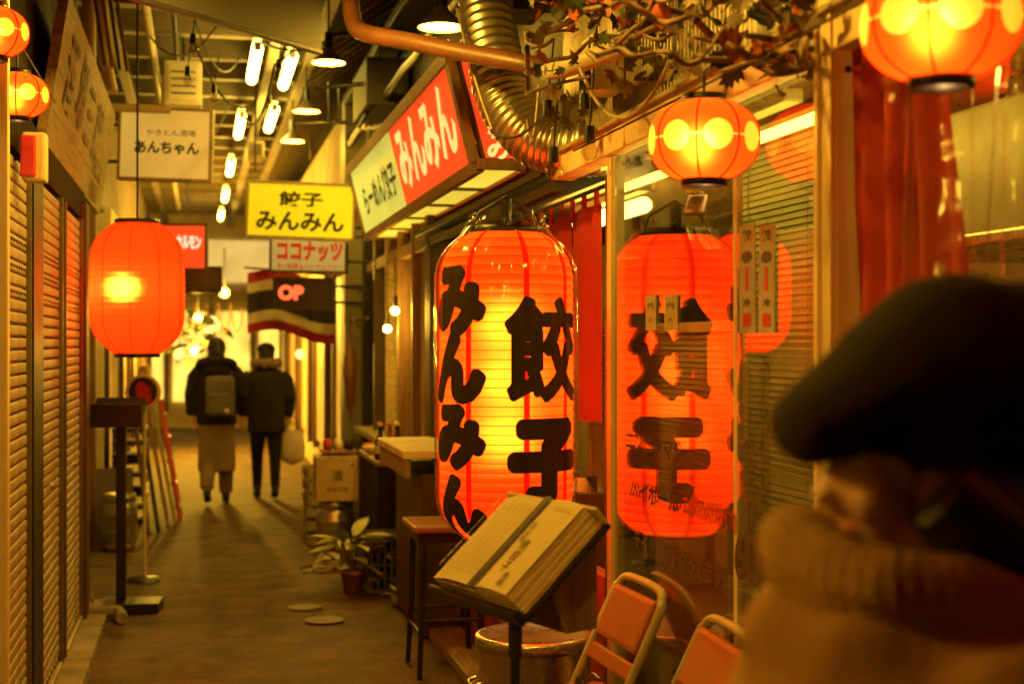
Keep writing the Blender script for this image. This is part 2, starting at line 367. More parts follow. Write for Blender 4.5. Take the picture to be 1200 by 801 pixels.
def shutter(y0, y1, label):
    t = thing('roller_shutter', label, 'shutter', (XL, y0, .045), 0, 'roller shutters along the alley')
    me = slat_profile(y1 - y0 - .05); n = 47
    for i in range(n):
        o = obj('slat', me, m_shut, t); o.location = (random.uniform(-.0012, .0012), .025, .02 + i * .0472)
    for yy in (.012, y1 - y0 - .012): obj('guide_rail', MB().bev((.006, yy, 1.13), (.034, .022, 2.25), .004), m_dkrail, t)
    obj('bottom_bar', MB().bev((.004, (y1 - y0) / 2, .012), (.035, y1 - y0 - .06, .03), .004), m_rail, t)
    vm = MB()
    for r_ in (36, 38, 40):
        for k in range(int((y1 - y0) / .075)): vm.bev((.0055, .07 + k * .075, .02 + r_ * .0472 + .0245), (.006, .028, .011), .002)
    for k in range(int((y1 - y0) / .10)): vm.bev((.0055, .08 + k * .10, .055), (.006, .03, .014), .002)
    tag(obj('vent_slots', vm, m_dark, t), kind='stuff')
    obj('lock', MB().lathe([(0, .022), (.014, .02), (.018, .004), (.018, 0)], 14), m_rail, t).matrix_local = frame_mat((.014, (y1 - y0) * .45, .92), (0, 1, 0), (0, 0, 1))
    return t
shutter(0.02, 1.96, 'grey steel roller shutter with two wide bays of street before the cream post')
shutter(2.15, 4.02, 'grey steel roller shutter just before the cream post')
shutter(4.20, 5.87, 'grey steel roller shutter behind the cream post, ending at a black pier')
shutter(6.22, 7.18, 'grey steel roller shutter between black pier and narrow rail, red glow on top')
shutter(7.35, 8.36, 'grey steel roller shutter at the end of the row beside the brown door jamb')

# ---- arcade roof: pale sheets on cross beams, a pitched canopy on the right
rf = thing('arcade_roof', 'pale corrugated arcade roof on cross beams above the alley', 'roof')
def rfn(u, v):
    y = -3 + 31 * v; return V((-1.4 + 2.2 * u, y, 4.12 + .018 * math.sin(y * 2 * math.pi / .30)))
obj('roof_sheet', MB().grid(rfn, 2, 620), m_roof, rf)
def rfn2(u, v):
    y = -3 + 31 * v; x = .8 + 3.2 * u; return V((x, y, 4.12 + (x - .8) * .72 + .018 * math.sin(y * 2 * math.pi / .30)))
obj('roof_sheet', MB().grid(rfn2, 2, 620), m_roof, rf)
me = MB().bev((0, 0, 0), (2.3, .13, .17), .01).mesh('cross_beam')
me2 = MB().bev((1.6, 0, 1.152), (3.95, .10, .14), .01, Matrix.Rotation(-math.atan(.72), 3, 'Y')).mesh('rafter')
for i in range(33):
    y = -2.4 + i * .89
    obj('cross_beam', me, m_beam, rf, (-.25, y, 3.99))
    obj('rafter', me2, m_beam, rf, (.8, y + .05, 4.0))
    obj('rafter', me2, m_beam, rf, (.8, y + .5, 4.0))
for x, z in ((-.62, 3.86), (.55, 3.84), (.86, 3.9)):
    obj('purlin', MB().bev((x, 12.5, z), (.09, 31, .09), .008), m_beam, rf)
# ---- fluorescent battens under the roof
tb = MB().tube([(0, -.6, 0), (0, .6, 0)], .040, 12).mesh('tube')
bt = MB().bev((0, 0, .085), (.06, 1.26, .04), .008).mesh('batten')
ec = MB().bev((0, 0, 0), (.05, .035, .06), .006).mesh('end_cap')
for k, (px, py, H, lab) in enumerate(((298, 76, 2.05, 'first fluorescent batten, just past the hanging grey panel'), (281, 148, 2.05, 'second fluorescent batten along the roof'),
        (270, 196, 2.05, 'third fluorescent batten along the roof'), (264, 229, 2.05, 'fourth fluorescent batten along the roof'), (259, 252, 2.05, 'last fluorescent batten along the roof, above the cream end wall'),
        (337, 84, 2.08, 'fluorescent batten of the pendant lamp side, nearer one of two'), (318, 140, 2.08, 'fluorescent batten of the pendant lamp side, farther one of two'))):
    p = PD(px, py, F * H / (YH - py))
    t = thing('fluorescent_light', lab, 'light', p, 0, 'fluorescent battens under the roof')
    obj('batten', bt, m_shadein, t); obj('tube', tb, m_tube, t)
    obj('end_cap', ec, m_shadein, t, (0, .62, .01)); obj('end_cap', ec, m_shadein, t, (0, -.62, .01))
    obj('hanger', MB().tube([(0, 0, .08), (0, 0, 4.1 - p.z)], .008, 6), m_dark, t)

# ---- the gyoza shop on the right
sf = thing('gyoza_shop', 'gyoza shop front with cream posts, glass pane and open doorway', 'shop', (0, 0, 0))
obj('corner_post', MB().bev((1.43, 2.985, 1.22), (.10, .095, 2.44), .006), m_post, sf)
for yy in (2.95, 3.02):                                 # rolled lips of the post
    obj('post_lip', MB().bev((1.376, yy, 1.2), (.014, .02, 2.3), .003), m_post, sf)
for yy, zz in ((2.935, 2.27), (2.935, 2.21)):
    obj('bolt', MB().ball((1.41, yy, zz), .008, 8, 6), m_dark, sf); obj('bolt', MB().ball((1.45, yy, zz), .008, 8, 6), m_dark, sf)
obj('slim_post', MB().bev((1.415, 4.77, 1.125), (.05, .055, 2.25), .005), m_post, sf)
obj('door_edge', MB().bev((1.425, 4.845, 1.1), (.04, .06, 2.2), .005), m_dkwood, sf)
obj('lintel', MB().bev((1.42, 3.3, 2.305), (.09, 3.9 + .6, .105), .006), m_post, sf)
obj('lintel_lip', MB().bev((1.366, 3.3, 2.348), (.02, 4.5, .016), .003), m_wood, sf)
obj('door_track', MB().bev((1.41, 7.3, 2.23), (.06, 3.5, .045), .004), m_dark, sf)
obj('door_track', MB().bev((1.35, 7.3, 2.29), (.03, 3.5, .03), .004), m_dark, sf)
obj('pane', MB().box((1.405, 3.885, 1.30), (.006, 1.70, 1.88)), m_glass, sf)
obj('pane_rail', MB().bev((1.405, 3.885, .33), (.045, 1.70, .07), .005), m_post, sf)
obj('pane_stile', MB().bev((1.41, 3.60, 1.28), (.018, .028, 1.85), .004), m_post, sf)
obj('base_panel', MB().bev((1.42, 3.9, .17), (.05, 1.74, .25), .005), m_redp, sf)
obj('base_panel', MB().bev((1.43, 7.2, .40), (.05, 4.7, .74), .006), m_redp, sf)
obj('trim', MB().bev((1.395, 7.2, .30), (.025, 4.7, .03), .004), m_wood, sf)
obj('ledge', MB().bev((1.30, 7.2, .03), (.18, 4.9, .06), .008), m_wood, sf)
def cfn(u, v):
    y = 2.2 + 3.5 * u; return V((1.47 + .011 * math.sin(y * 2 * math.pi / .034), y, 2.35 + 1.9 * v))
obj('corrugated_panel', MB().grid(cfn, 820, 1), M('corrugated sheet', (.36, .30, .19), .35, .2, var=.5, scale=2.5, bump=.05, dirt=(.16, .11, .05), stretch=(1, 1, .4)), sf)
for zz in (2.9, 3.5): obj('panel_batten', MB().bev((1.445, 3.9, zz), (.02, 3.4, .03), .004), m_wood2, sf)
obj('wall', MB().box((1.60, 9.2, 3.02), (.25, 7.0, 1.42)), m_dkwall, sf)
obj('wall_coping', MB().bev((1.45, 9.2, 3.76), (.42, 7.0, .07), .01), m_dark, sf)
# inside the shop
m_inwall = M('smoke yellowed wall', (.48, .36, .18), .8, var=.35, scale=2)
m_inceil = M('varnished ceiling', (.52, .28, .11), .6, var=.25, scale=2, stretch=(6, 1, 1))
obj('back_wall', MB().box((3.5, 5.0, 1.25), (.1, 9.0, 2.5)), m_inwall, sf)
obj('end_wall', MB().box((2.45, 9.45, 1.25), (2.0, .1, 2.5)), m_inwall, sf)
obj('end_wall', MB().box((2.45, .55, 1.25), (2.0, .1, 2.5)), m_inwall, sf)
obj('ceiling', MB().box((2.50, 5.0, 2.42), (1.95, 8.9, .06)), m_inceil, sf)
obj('floor', MB().box((2.45, 5.0, .035), (2.05, 8.9, .07)), m_conc, sf)
obj('jamb', MB().bev((1.43, 8.72, 1.15), (.10, .10, 2.3), .006), m_dkwood, sf)
obj('door_leaf', MB().bev((1.455, 8.05, 1.2), (.035, 1.0, 2.0), .005), M('olive door', (.16, .14, .07), .6, var=.3, stretch=(1, 4, .5)), sf)
obj('jamb_panel', MB().bev((1.44, 7.36, 1.25), (.03, .28, 1.9), .005), m_redp, sf)
# louvred screen standing behind the glass
bl = thing('louvre_blind', 'pale slatted blind behind the shop window glass', 'blind', (1.80, 3.85, .62))
mb = MB()
for i in range(76): mb.box((0, .40, i * .0215), (.006, .78, .0185), Matrix.Rotation(R(18), 3, 'Y'))
tag(obj('slats', mb, M('cream slat', (.50, .44, .26), .55, var=.2), bl), kind='stuff')
obj('bottom_rail', MB().bev((0, .4, -.02), (.03, .8, .03), .004), m_post, bl)
obj('head_rail', MB().bev((0, .4, 1.66), (.05, .82, .05), .005), m_post, bl)
for yy in (.15, .62): obj('ladder_cord', MB().tube([(-.012, yy, -.01), (-.012, yy, 1.65)], .002, 5), m_wirepale, bl)
b2 = thing('slatted_screen', 'low pale slatted screen just inside the doorway beyond the window blind', 'screen', (1.83, 4.70, .42))
mb = MB()
for i in range(57): mb.box((0, .95, i * .0215), (.006, 1.88, .0185), Matrix.Rotation(R(18), 3, 'Y'))
tag(obj('slats', mb, bpy.data.materials['cream slat'], b2), kind='stuff')
obj('bottom_rail', MB().bev((0, .95, -.02), (.03, 1.9, .03), .004), m_post, b2); obj('top_rail', MB().bev((0, .95, 1.24), (.04, 1.92, .04), .005), m_post, b2)
for yy in (.02, 1.88): obj('post', MB().bev((0, yy, .445), (.03, .03, 1.6), .004), m_post, b2)
# ceiling strip light inside the shop
t = thing('strip_light', 'white strip light on the orange shop ceiling above the red curtain', 'light', (2.1, 7.2, 2.27))
obj('batten', bt, m_shadein, t); obj('tube', tb, GLOW('shop tube', (1.0, .70, .10), 30.0, .03), t)
t = thing('strip_light', 'white strip light over the kitchen behind the vinyl curtain', 'light', (2.5, 3.0, 2.27))
obj('batten', bt, m_shadein, t); obj('tube', tb, bpy.data.materials['shop tube'], t)

t = thing('window_strip_light', 'strip light along the top of the shop window above the blind', 'light', (1.60, 4.3, 2.20))
obj('batten', bt, m_shadein, t); obj('tube', MB().tube([(0, -1.1, 0), (0, 1.1, 0)], .016, 10), GLOW('window tube', (1.0, .72, .07), 22.0, .03), t); obj('hanger', MB().tube([(0, 0, .07), (0, 0, .19)], .01, 6), m_dark, t)
# ---- next shop beyond: timber window with two bulbs
ns = thing('timber_fronted_bar', 'narrow bar front with timber window frames past the counter', 'shop', (0, 0, 0))
y0, y1 = 8.85, 12.6
obj('wall', MB().box((2.3, 10.7, 1.13), (1.5, 3.7, 2.2)), m_inwall, ns); obj('upper_wall', MB().box((2.28, 10.7, 3.0), (1.52, 3.7, 1.53)), m_dkwall, ns)
obj('sill_wall', MB().bev((1.5, 10.7, .42), (.14, 3.7, .84), .01), m_dkwood, ns)
for yy, wd, mm in ((8.92, .12, m_dkwood), (9.55, .07, m_wood2), (10.25, .09, m_wood2), (10.95, .06, m_wood), (11.7, .10, m_dkwood), (12.5, .16, m_dkwall)):
    obj('mullion', MB().bev((1.44, yy, 1.55), (.09, wd, 3.1), .008), mm, ns)
obj('sill', MB().bev((1.40, 10.6, .86), (.2, 3.5, .05), .008), m_wood, ns)
obj('transom', MB().bev((1.44, 10.6, 2.25), (.07, 3.4, .09), .008), m_wood2, ns)
obj('pane', MB().box((1.47, 10.0, 1.55), (.005, 2.2, 1.3)), m_glass, ns)
for yy in (9.75, 10.6, 11.3): obj('curtain_panel', MB().grid(lambda u, v, yy=yy: V((1.52 + .012 * math.sin(u * 40), yy + .28 * u, .95 + 1.25 * v)), 30, 2), M('amber curtain', (.50, .22, .07), .8, var=.3), ns)
# ---- far right shops
fr_ = thing('far_shop_row', 'row of lit yellow shop fronts further down past the flag', 'building', (0, 0, 0))
obj('wall', MB().box((2.0, 20.0, 2.0), (1.1, 14.6, 4.0)), m_cream, fr_)
obj('pillar', MB().bev((1.36, 12.95, 1.9), (.20, .42, 3.8), .01), M('olive pillar', (.20, .18, .10), .6, var=.3), fr_)
for k in range(5):
    yy = 13.6 + k * 2.6
    obj('shop_window', MB().bev((1.43, yy + .9, 1.35), (.03, 1.5, 1.9), .01), m_shop, fr_)
    obj('window_frame', MB().bev((1.41, yy + .1, 1.35), (.07, .09, 2.1), .008), m_dkwood, fr_)
    obj('window_frame', MB().bev((1.41, yy + 1.7, 1.35), (.07, .09, 2.1), .008), m_wood2, fr_)
    obj('awning', MB().bev((1.25, yy + .9, 2.5), (.5, 1.8, .06), .01, Matrix.Rotation(R(-14), 3, 'Y')), m_redp if k % 2 else m_cream, fr_)
# ---- far left shops and the end wall
fl = thing('far_left_shops', 'lit shop fronts on the lantern side beyond the leaning boards', 'building', (0, 0, 0))
for k in range(5):
    yy = 13.4 + k * 2.5
    obj('shop_window', MB().bev((-.865, yy + .7, 1.35), (.03, 1.3, 1.9), .01), m_shop, fl)
    obj('window_frame', MB().bev((-.84, yy - .02, 1.35), (.07, .09, 2.1), .008), m_dkwood, fl)
    obj('window_frame', MB().bev((-.84, yy + 1.42, 1.35), (.07, .09, 2.1), .008), m_wood2, fl)
    obj('sign_board', MB().bev((-.82, yy + .7, 2.62), (.06, 1.5, .42), .008), (m_cream, m_redp, m_wood)[k % 3], fl)
m_endwin = GLOW('bright shop window', (1.0, .66, .10), 1.3, var=.5, scale=2.0)
ew = thing('end_building', 'bright cream building closing the far end of the alley', 'building', (0, 27.5, 0))
obj('wall', MB().box((0, .2, 2.4), (9, .3, 4.8)), m_cream, ew)
obj('sign_panel', MB().bev((.55, 0, 3.15), (1.9, .08, .8), .02), GLOW('cream panel', (.9, .62, .16), .75, .15), ew)
for k, x in enumerate((-1.0, -.2, .6, 1.4)):
    obj('lit_window', MB().bev((x, .02, 1.35), (.62, .05, 1.7), .01), m_endwin, ew)
    obj('window_frame', MB().bev((x + .38, 0, 1.3), (.07, .1, 2.0), .01), m_wood2, ew)
obj('canopy', MB().bev((.2, -.35, 2.5), (3.4, .8, .08), .01), m_wood, ew)
# ================================================================== LANTERNS
def wrap_on(me, R_of_z, phi0, z0, off, step=.03):      # lay flat lettering round a lantern of profile R(z)
    bm = bmesh.new(); bm.from_mesh(me)
    xs = [v.co.x for v in bm.verts]; ys = [v.co.y for v in bm.verts]
    for lo, hi, nrm in ((min(xs), max(xs), (1, 0, 0)), (min(ys), max(ys), (0, 1, 0))):
        k = lo + step
        while k < hi:
            bmesh.ops.bisect_plane(bm, geom=bm.verts[:] + bm.edges[:] + bm.faces[:], plane_co=V(nrm) * k, plane_no=nrm); k += step
    for v in bm.verts:
        z = z0 + v.co.y; r = R_of_z(z) + off + v.co.z; a = phi0 + v.co.x / R_of_z(z0); v.co = (r * math.cos(a), r * math.sin(a), z)
    bm.to_mesh(me); bm.free(); me.update(); return me
def fit_mesh(me, wd, ht):
    xs = [v.co.x for v in me.vertices]; ys = [v.co.y for v in me.vertices]
    cx, cy = (min(xs) + max(xs)) / 2, (min(ys) + max(ys)) / 2; sx, sy = wd / (max(xs) - min(xs)), ht / (max(ys) - min(ys))
    for v in me.vertices: v.co.x = (v.co.x - cx) * sx; v.co.y = (v.co.y - cy) * sy
    return me
m_lanink = M('ink on lantern paper', (.035, .016, .007), .8, var=.5, scale=30, bump=0)
m_band = PAPER('doubled lantern paper', (.85, .045, .008), .40, .22, .45)
# --- the giant 餃子 lantern
GL = PD(593, 452, 5.15); GR, GH = .246, .555
def g_r(z):
    a = abs(z) / GH; d = max(0, (a - .70) / .30)
    return GR * (.985 + .015 * (1 - a)) * math.sqrt(max(0, 1 - .72 * d * d)) if d < 1 else GR * .52
gl = thing('giant_paper_lantern', 'giant red paper lantern with bold black gyoza lettering by the doorway', 'lantern', (GL.x, GL.y, GL.z - GH))
z0 = GH
prof = []; NR = 34
for i in range(NR * 4 + 1):
    t_ = i / (NR * 4); z = -GH + 2 * GH * t_
    prof.append((g_r(z) - .0045 * abs(math.sin(math.pi * NR * t_)) ** .7 * 1.0 + .0, z + z0))
obj('paper_shade', MB().lathe(prof, 72), m_lan, gl)
hoops = MB()
for i in range(1, NR):
    z = -GH + 2 * GH * i / NR; r = g_r(z) + .0005; hoops.tube([(r * math.cos(a * math.pi / 30), r * math.sin(a * math.pi / 30), z + z0) for a in range(61)], .0012, 5, False)
tag(obj('hoops', hoops, m_band, gl), kind='stuff')
phc = math.atan2(-GL.y, -GL.x)
for k in range(8):                                       # pasted vertical seams
    a0 = phc + R(-32 + k * 45)
    if k == 1: a0 = phc + R(17)
    mb = MB().grid(lambda u, v, a0=a0: V(((g_r(-GH + 2 * GH * v) + .0016) * math.cos(a0 + (u - .5) * .085), (g_r(-GH + 2 * GH * v) + .0016) * math.sin(a0 + (u - .5) * .085), 2 * GH * v)), 2, 68)
    obj('seam', mb, m_band, gl)
def lanchar(ch, deg, py, wd, ht, r):                     # brush lettering: round-swollen strokes laid on the curved paper
    me = fit_mesh(text_mesh(ch, 1.0, 0), wd - 2 * r, ht - 2 * r)
    bm = bmesh.new(); bm.from_mesh(me); step = .025
    xs = [v.co.x for v in bm.verts]; ys = [v.co.y for v in bm.verts]
    for lo, hi, nn in ((min(xs), max(xs), (1, 0, 0)), (min(ys), max(ys), (0, 1, 0))):
        k = lo + step
        while k < hi:
            bmesh.ops.bisect_plane(bm, geom=bm.verts[:] + bm.edges[:] + bm.faces[:], plane_co=V(nn) * k, plane_no=nn); k += step
    bm.verts.index_update(); src = [(v.co.x, v.co.y) for v in bm.verts]; fs = [tuple(v.index for v in f.verts) for f in bm.faces]; bm.free()
    zc_ = (452 - py) * 5.15 / F; ph = phc + R(deg); mb = MB()
    shifts = [(r * math.cos(k * math.pi / 15), r * math.sin(k * math.pi / 15)) for k in range(30)] + [(r * .55 * math.cos(k * math.pi / 5), r * .55 * math.sin(k * math.pi / 5)) for k in range(10)] + [(0, 0)]
    for i, (dx, dy) in enumerate(shifts):
        mb.add([((g_r(zc_ + y + dy) + .004 + i * .00004) * math.cos(ph + (x + dx) / GR), (g_r(zc_ + y + dy) + .004 + i * .00004) * math.sin(ph + (x + dx) / GR), zc_ + y + dy) for x, y in src], fs)
    obj('character', mb, m_lanink, gl, (0, 0, z0))
lanchar('餃', 37, 409, .33, .37, .014); lanchar('子', 38, 536, .32, .31, .026)
for s, py, hh in (('み', 355, .26), ('ん', 430, .255), ('み', 508, .235), ('ん', 588, .235)): lanchar(s, -46, py, .26, hh, .022)
obj('top_ring', MB().lathe([(.10, 2 * GH - .01), (.132, 2 * GH - .012), (.134, 2 * GH + .02), (.10, 2 * GH + .022), (.10, 2 * GH - .01)], 32), m_black, gl)
obj('bottom_ring', MB().lathe([(.10, .0), (.134, .0), (.134, .03), (.10, .03), (.10, 0)], 32), m_black, gl)
obj('socket', MB().tube([(0, 0, 2 * GH + .12), (0, 0, 2 * GH - .12)], .022, 10), m_black, gl)
hk = MB()
for sx in (-1, 1): hk.tube([(sx * .12, 0, 2 * GH + .02), (sx * .10, 0, 2 * GH + .07), (0, 0, 2 * GH + .13)], .005, 6)
obj('hanger', hk, m_black, gl)
def slv(u, v):
    a = 2 * math.pi * u; z = -GH * 1.0 + 2 * GH * 1.02 * v
    r = g_r(max(-GH, min(GH, z))) + .014 + .004 * math.sin(a * 23 + 4 * v) * (.3 + .7 * v ** 3) + .004 * noise.noise(V((a * 3, v * 2, 0)))
    return V((r * math.cos(a), r * math.sin(a), z + z0))
obj('plastic_cover', MB().grid(slv, 140, 30), m_film, gl)
def ruff(u, v):
    a = 2 * math.pi * u; r = .15 - .03 * v + .022 * noise.noise(V((math.cos(a) * 5, math.sin(a) * 5, v * 3))) + .01 * math.sin(a * 17)
    return V((r * math.cos(a), r * math.sin(a), 2 * GH + .01 + .055 * v + .015 * math.sin(a * 9 + 3 * v)))
obj('plastic_ruff', MB().grid(ruff, 120, 6), m_film, gl)
for dz_ in (.22, .02, -.18): bulb_light('lantern_bulb', gl, (0, 0, GH + dz_), 9.5, (1, .66, .2), .09)
# --- the plain red lantern on the left
LL = PD(161, 338, 7.6); LR_, LH = .249, .352
def l_r(z):
    a = abs(z) / LH; d = max(0, (a - .38) / .62)
    return LR_ * (1 - .02 * a) * (1 - .55 * min(1, d) ** 2.7)
ll = thing('plain_red_lantern', 'large plain red paper lantern glowing beside the shutters', 'lantern', (LL.x, LL.y, LL.z - LH))
prof = [(l_r(-LH + 2 * LH * i / 88) - .003 * abs(math.sin(math.pi * i / 4)), 2 * LH * i / 88) for i in range(89)]
obj('paper_shade', MB().lathe(prof, 64), PAPER('plain red lantern paper', (1.0, .085, .012), .60, .26, .65), ll)
for k in range(10):
    a0 = k * math.pi / 5 + .2
    obj('seam', MB().tube([((l_r(-LH + 2 * LH * i / 30) + .0005) * math.cos(a0), (l_r(-LH + 2 * LH * i / 30) + .0005) * math.sin(a0), 2 * LH * i / 30) for i in range(31)], .0016, 5), m_band, ll)
for zz, nm in ((0, 'bottom_ring'), (2 * LH, 'top_ring')): obj(nm, MB().lathe([(.085, zz - .015), (.118, zz - .015), (.118, zz + .015), (.085, zz + .015), (.085, zz - .015)], 28), m_black, ll)
obj('cord', MB().tube([(0, 0, 2 * LH + .01), (0, 0, 3.9 - (LL.z - LH))], .006, 6), m_wire, ll)
bulb_light('lantern_bulb', ll, (-.06, -.03, LH), 24, (1, .6, .2), .06)
# --- small festival lanterns with a row of yellow dots
def small_lantern(label, pos, rad, turn, hang_z, watts, tag_=False):
    Rr, H = rad, rad * .77
    def s_r(z):
        a = min(1, abs(z) / H); return Rr * (1 - a ** 2.3) ** .5 if a < .93 else Rr * (1 - .93 ** 2.3) ** .5
    t = thing('festival_lantern', label, 'lantern', (pos[0], pos[1], pos[2]), turn, 'small dotted lanterns strung along the alley')
    zs = [H * .93 * math.sin(math.pi * (i / 28 - .5)) for i in range(29)]
    obj('paper_shade', MB().lathe([(s_r(z), z) for z in zs], 56), m_lansmall[rad], t)
    for k in range(8):
        a = k * math.pi / 4
        obj('seam', MB().tube([((s_r(z) + .0008) * math.cos(a), (s_r(z) + .0008) * math.sin(a), z) for z in zs], .0022, 5), m_band, t)
    rc = Rr * .42
    for zz, nm in ((-H * .95, 'bottom_cap'), (H * .95, 'top_cap')):
        obj(nm, MB().lathe([(rc * .8, zz - .012), (rc, zz - .012), (rc, zz + .012), (rc * .8, zz + .012), (rc * .8, zz - .012)], 24), m_black, t)
    obj('cord', MB().tube([(0, 0, H * .9), (0, 0, hang_z - pos[2])], .004, 6), m_wire, t)
    if tag_:
        obj('paper_tag', MB().bev((.02, -.02, -H - .025), (.10, .035, .006), .002, Matrix.Rotation(R(4), 3, 'Y')), m_page, t)
        obj('wooden_tag', MB().bev((.0, -.02, -H - .055), (.095, .05, .012), .003, Matrix.Rotation(R(33), 3, 'Y')), m_wood, t)
    bulb_light('lantern_bulb', t, (.02, -.01, -.01), watts, (1, .62, .2), .03)
    return t
cdir = lambda p: math.atan2(-p[1], -p[0])
for px, py, zc, rad, lab, W, tg in ((825, 165, 3.6, .140, 'orange dotted lantern hanging before the window glass, paper tags below it', 3.2, True),
                                (1103, 28, 2.52, .140, 'orange dotted lantern hanging before the red curtain and vinyl sheet', 2.8, False),
                                (1183, 147, 4.35, .108, 'small red dotted lantern inside the kitchen behind the vinyl sheet', 1.6, False),
                                (20, 112, 4.85, .104, 'orange dotted lantern hanging above a small red box by the timber board', 2, False),
                                (-8, 38, 4.35, .104, 'orange dotted lantern hanging before the cream post', 2, False),
                                (-.59, 2.7, -2.25, .1401, 'added orange dotted lantern, out of view over the shutter before the cream post, for fill light', 12, False), (-.50, 1.30, -1.93, .1401, 'added orange dotted lantern, out of view by the shutters, lighting the person in the beret', 14, False), (1.26, 1.0, -2.13, .1401, 'added orange dotted lantern, out of view over the end of the vinyl curtain, for fill light', 5, False)):  # these three lanterns are added out of view to light the foreground
    p = PD(px, py, zc) if zc > 0 else V((px, py, -zc)); off = {825: 15, 1103: 14}.get(px, 20)
    small_lantern(lab, p, rad, cdir(p) + R(off) - math.pi / 8, 2.28 if (px > 600 and px != 1183) or px == 1.26 else (2.39 if px == 1183 else 2.62), W, tg)
# wires that carry them
tag(obj('lantern_wire', MB().tube(sag((1.25, 0.2, 2.30), (1.27, 4.8, 2.27), .02), .004, 6), m_wire), 'black cable carrying the dotted lanterns along the shop lintel', 'cable')
tag(obj('lantern_wire', MB().tube(sag((-.60, 0.2, 2.66), (-.60, 6.3, 2.62), .02), .004, 6), m_wire), 'black cable carrying the dotted lanterns below the dark fascia', 'cable')

# ================================================================== SIGNS
# --- big tilted box sign over the doorway
XT, XB, ZT, ZB, YN, YF = 1.105, 1.234, 2.914, 2.40, 6.40, 10.85
bs = thing('box_sign', 'long red and pale yellow backlit box sign tilted out above the doorway', 'sign')
up = V((XT - XB, 0, ZT - ZB)); upn = up.normalized(); rt = V((0, -1, 0)); nrm = rt.cross(upn)
def face_pt(y, t): return V((XB, y, ZB)) + up * t
def panel(nm, ya, yb, ta, tb, mat, off=0.0, thick=.012):
    mb = MB(); q = [face_pt(ya, ta), face_pt(yb, ta), face_pt(yb, tb), face_pt(ya, tb)]
    a = [p + nrm * off for p in q]; b = [p + nrm * (off - thick) for p in q]
    return obj(nm, mb.add(a + b, [(0, 1, 2, 3), (7, 6, 5, 4), (0, 4, 5, 1), (1, 5, 6, 2), (2, 6, 7, 3), (3, 7, 4, 0)]), mat, bs)
panel('yellow_face', YF - .03, 8.60, .05, .95, m_pyel); panel('red_face', 8.59, YN + .03, .05, .95, m_redl)
panel('frame_rail', YF, YN, .94, 1.05, m_wood2, .02, .05); panel('frame_rail', YF, YN, -.04, .06, m_wood2, .02, .05)
panel('frame_end', YF, YF - .05, .055, .945, m_wood2, .018, .04); panel('frame_end', YN + .06, YN - .012, .055, .945, m_wood2, .018, .04)
body = MB(); x_in = 1.465
body.add([(XT + .03, YF, ZT + .01), (XT + .03, YN + .02, ZT + .01), (x_in, YN + .02, ZT + .01), (x_in, YF, ZT + .01),
          (XB + .03, YF, ZB + .02), (XB + .03, YN + .02, ZB + .02), (x_in, YN + .02, ZB + .02), (x_in, YF, ZB + .02)],
         [(0, 1, 2, 3), (0, 3, 7, 4), (1, 5, 6, 2)])
obj('casing', body, m_dkwood, bs)
obj('end_face', MB().add([(XT + .06, YN + .004, ZT - .03), (XB + .045, YN + .004, ZB + .05), (x_in - .01, YN + .004, ZB + .05), (x_in - .01, YN + .004, ZT - .03)], [(0, 1, 2, 3)]), m_redl, bs)
obj('end_rail', MB().bev(((XB + x_in) / 2, YN + .0, ZB + .02), (x_in - XB, .03, .05), .004), m_wood2, bs)
for k in range(5):
    a = YF - .05 - k * .88
    obj('under_panel', MB().box((1.355, a - .42, ZB + .012), (.20, .83, .008)), m_under, bs)
    obj('under_bar', MB().bev((1.355, a + .02, ZB + .004), (.20, .03, .02), .003), m_wood2, bs)
obj('under_rail', MB().bev((XB + .02, (YF + YN) / 2, ZB - .004), (.035, YF - YN, .022), .003), m_wood2, bs)
obj('under_rail', MB().bev((1.458, (YF + YN) / 2, ZB - .004), (.03, YF - YN, .022), .003), m_redp, bs)
lettering('lettering', 'みんみん', .5, m_inkwhite if False else GLOW('backlit cream letter', (1.0, .72, .22), .95, .1), bs, face_pt(7.52, .54) + nrm * .006, rt, upn, .035, fit=(1.85, .36))
lettering('lettering', 'らーめん餃子', .3, m_ink, bs, face_pt(9.55, .45) + nrm * .006, rt, upn, .03, fit=(1.7, .22))
for s, zz in (('み', 2.79), ('ん', 2.615), ('み', 2.50)):
    lettering('lettering', s, .16, bpy.data.materials['backlit cream letter'], bs, (1.345, YN - .004, zz), (1, 0, 0), (0, 0, 1), .03, fit=(.12, .12))
obj('lamp_strip', MB().bev((1.33, 8.6, ZB + .2), (.02, 4.2, .02), .003), m_rail, bs)
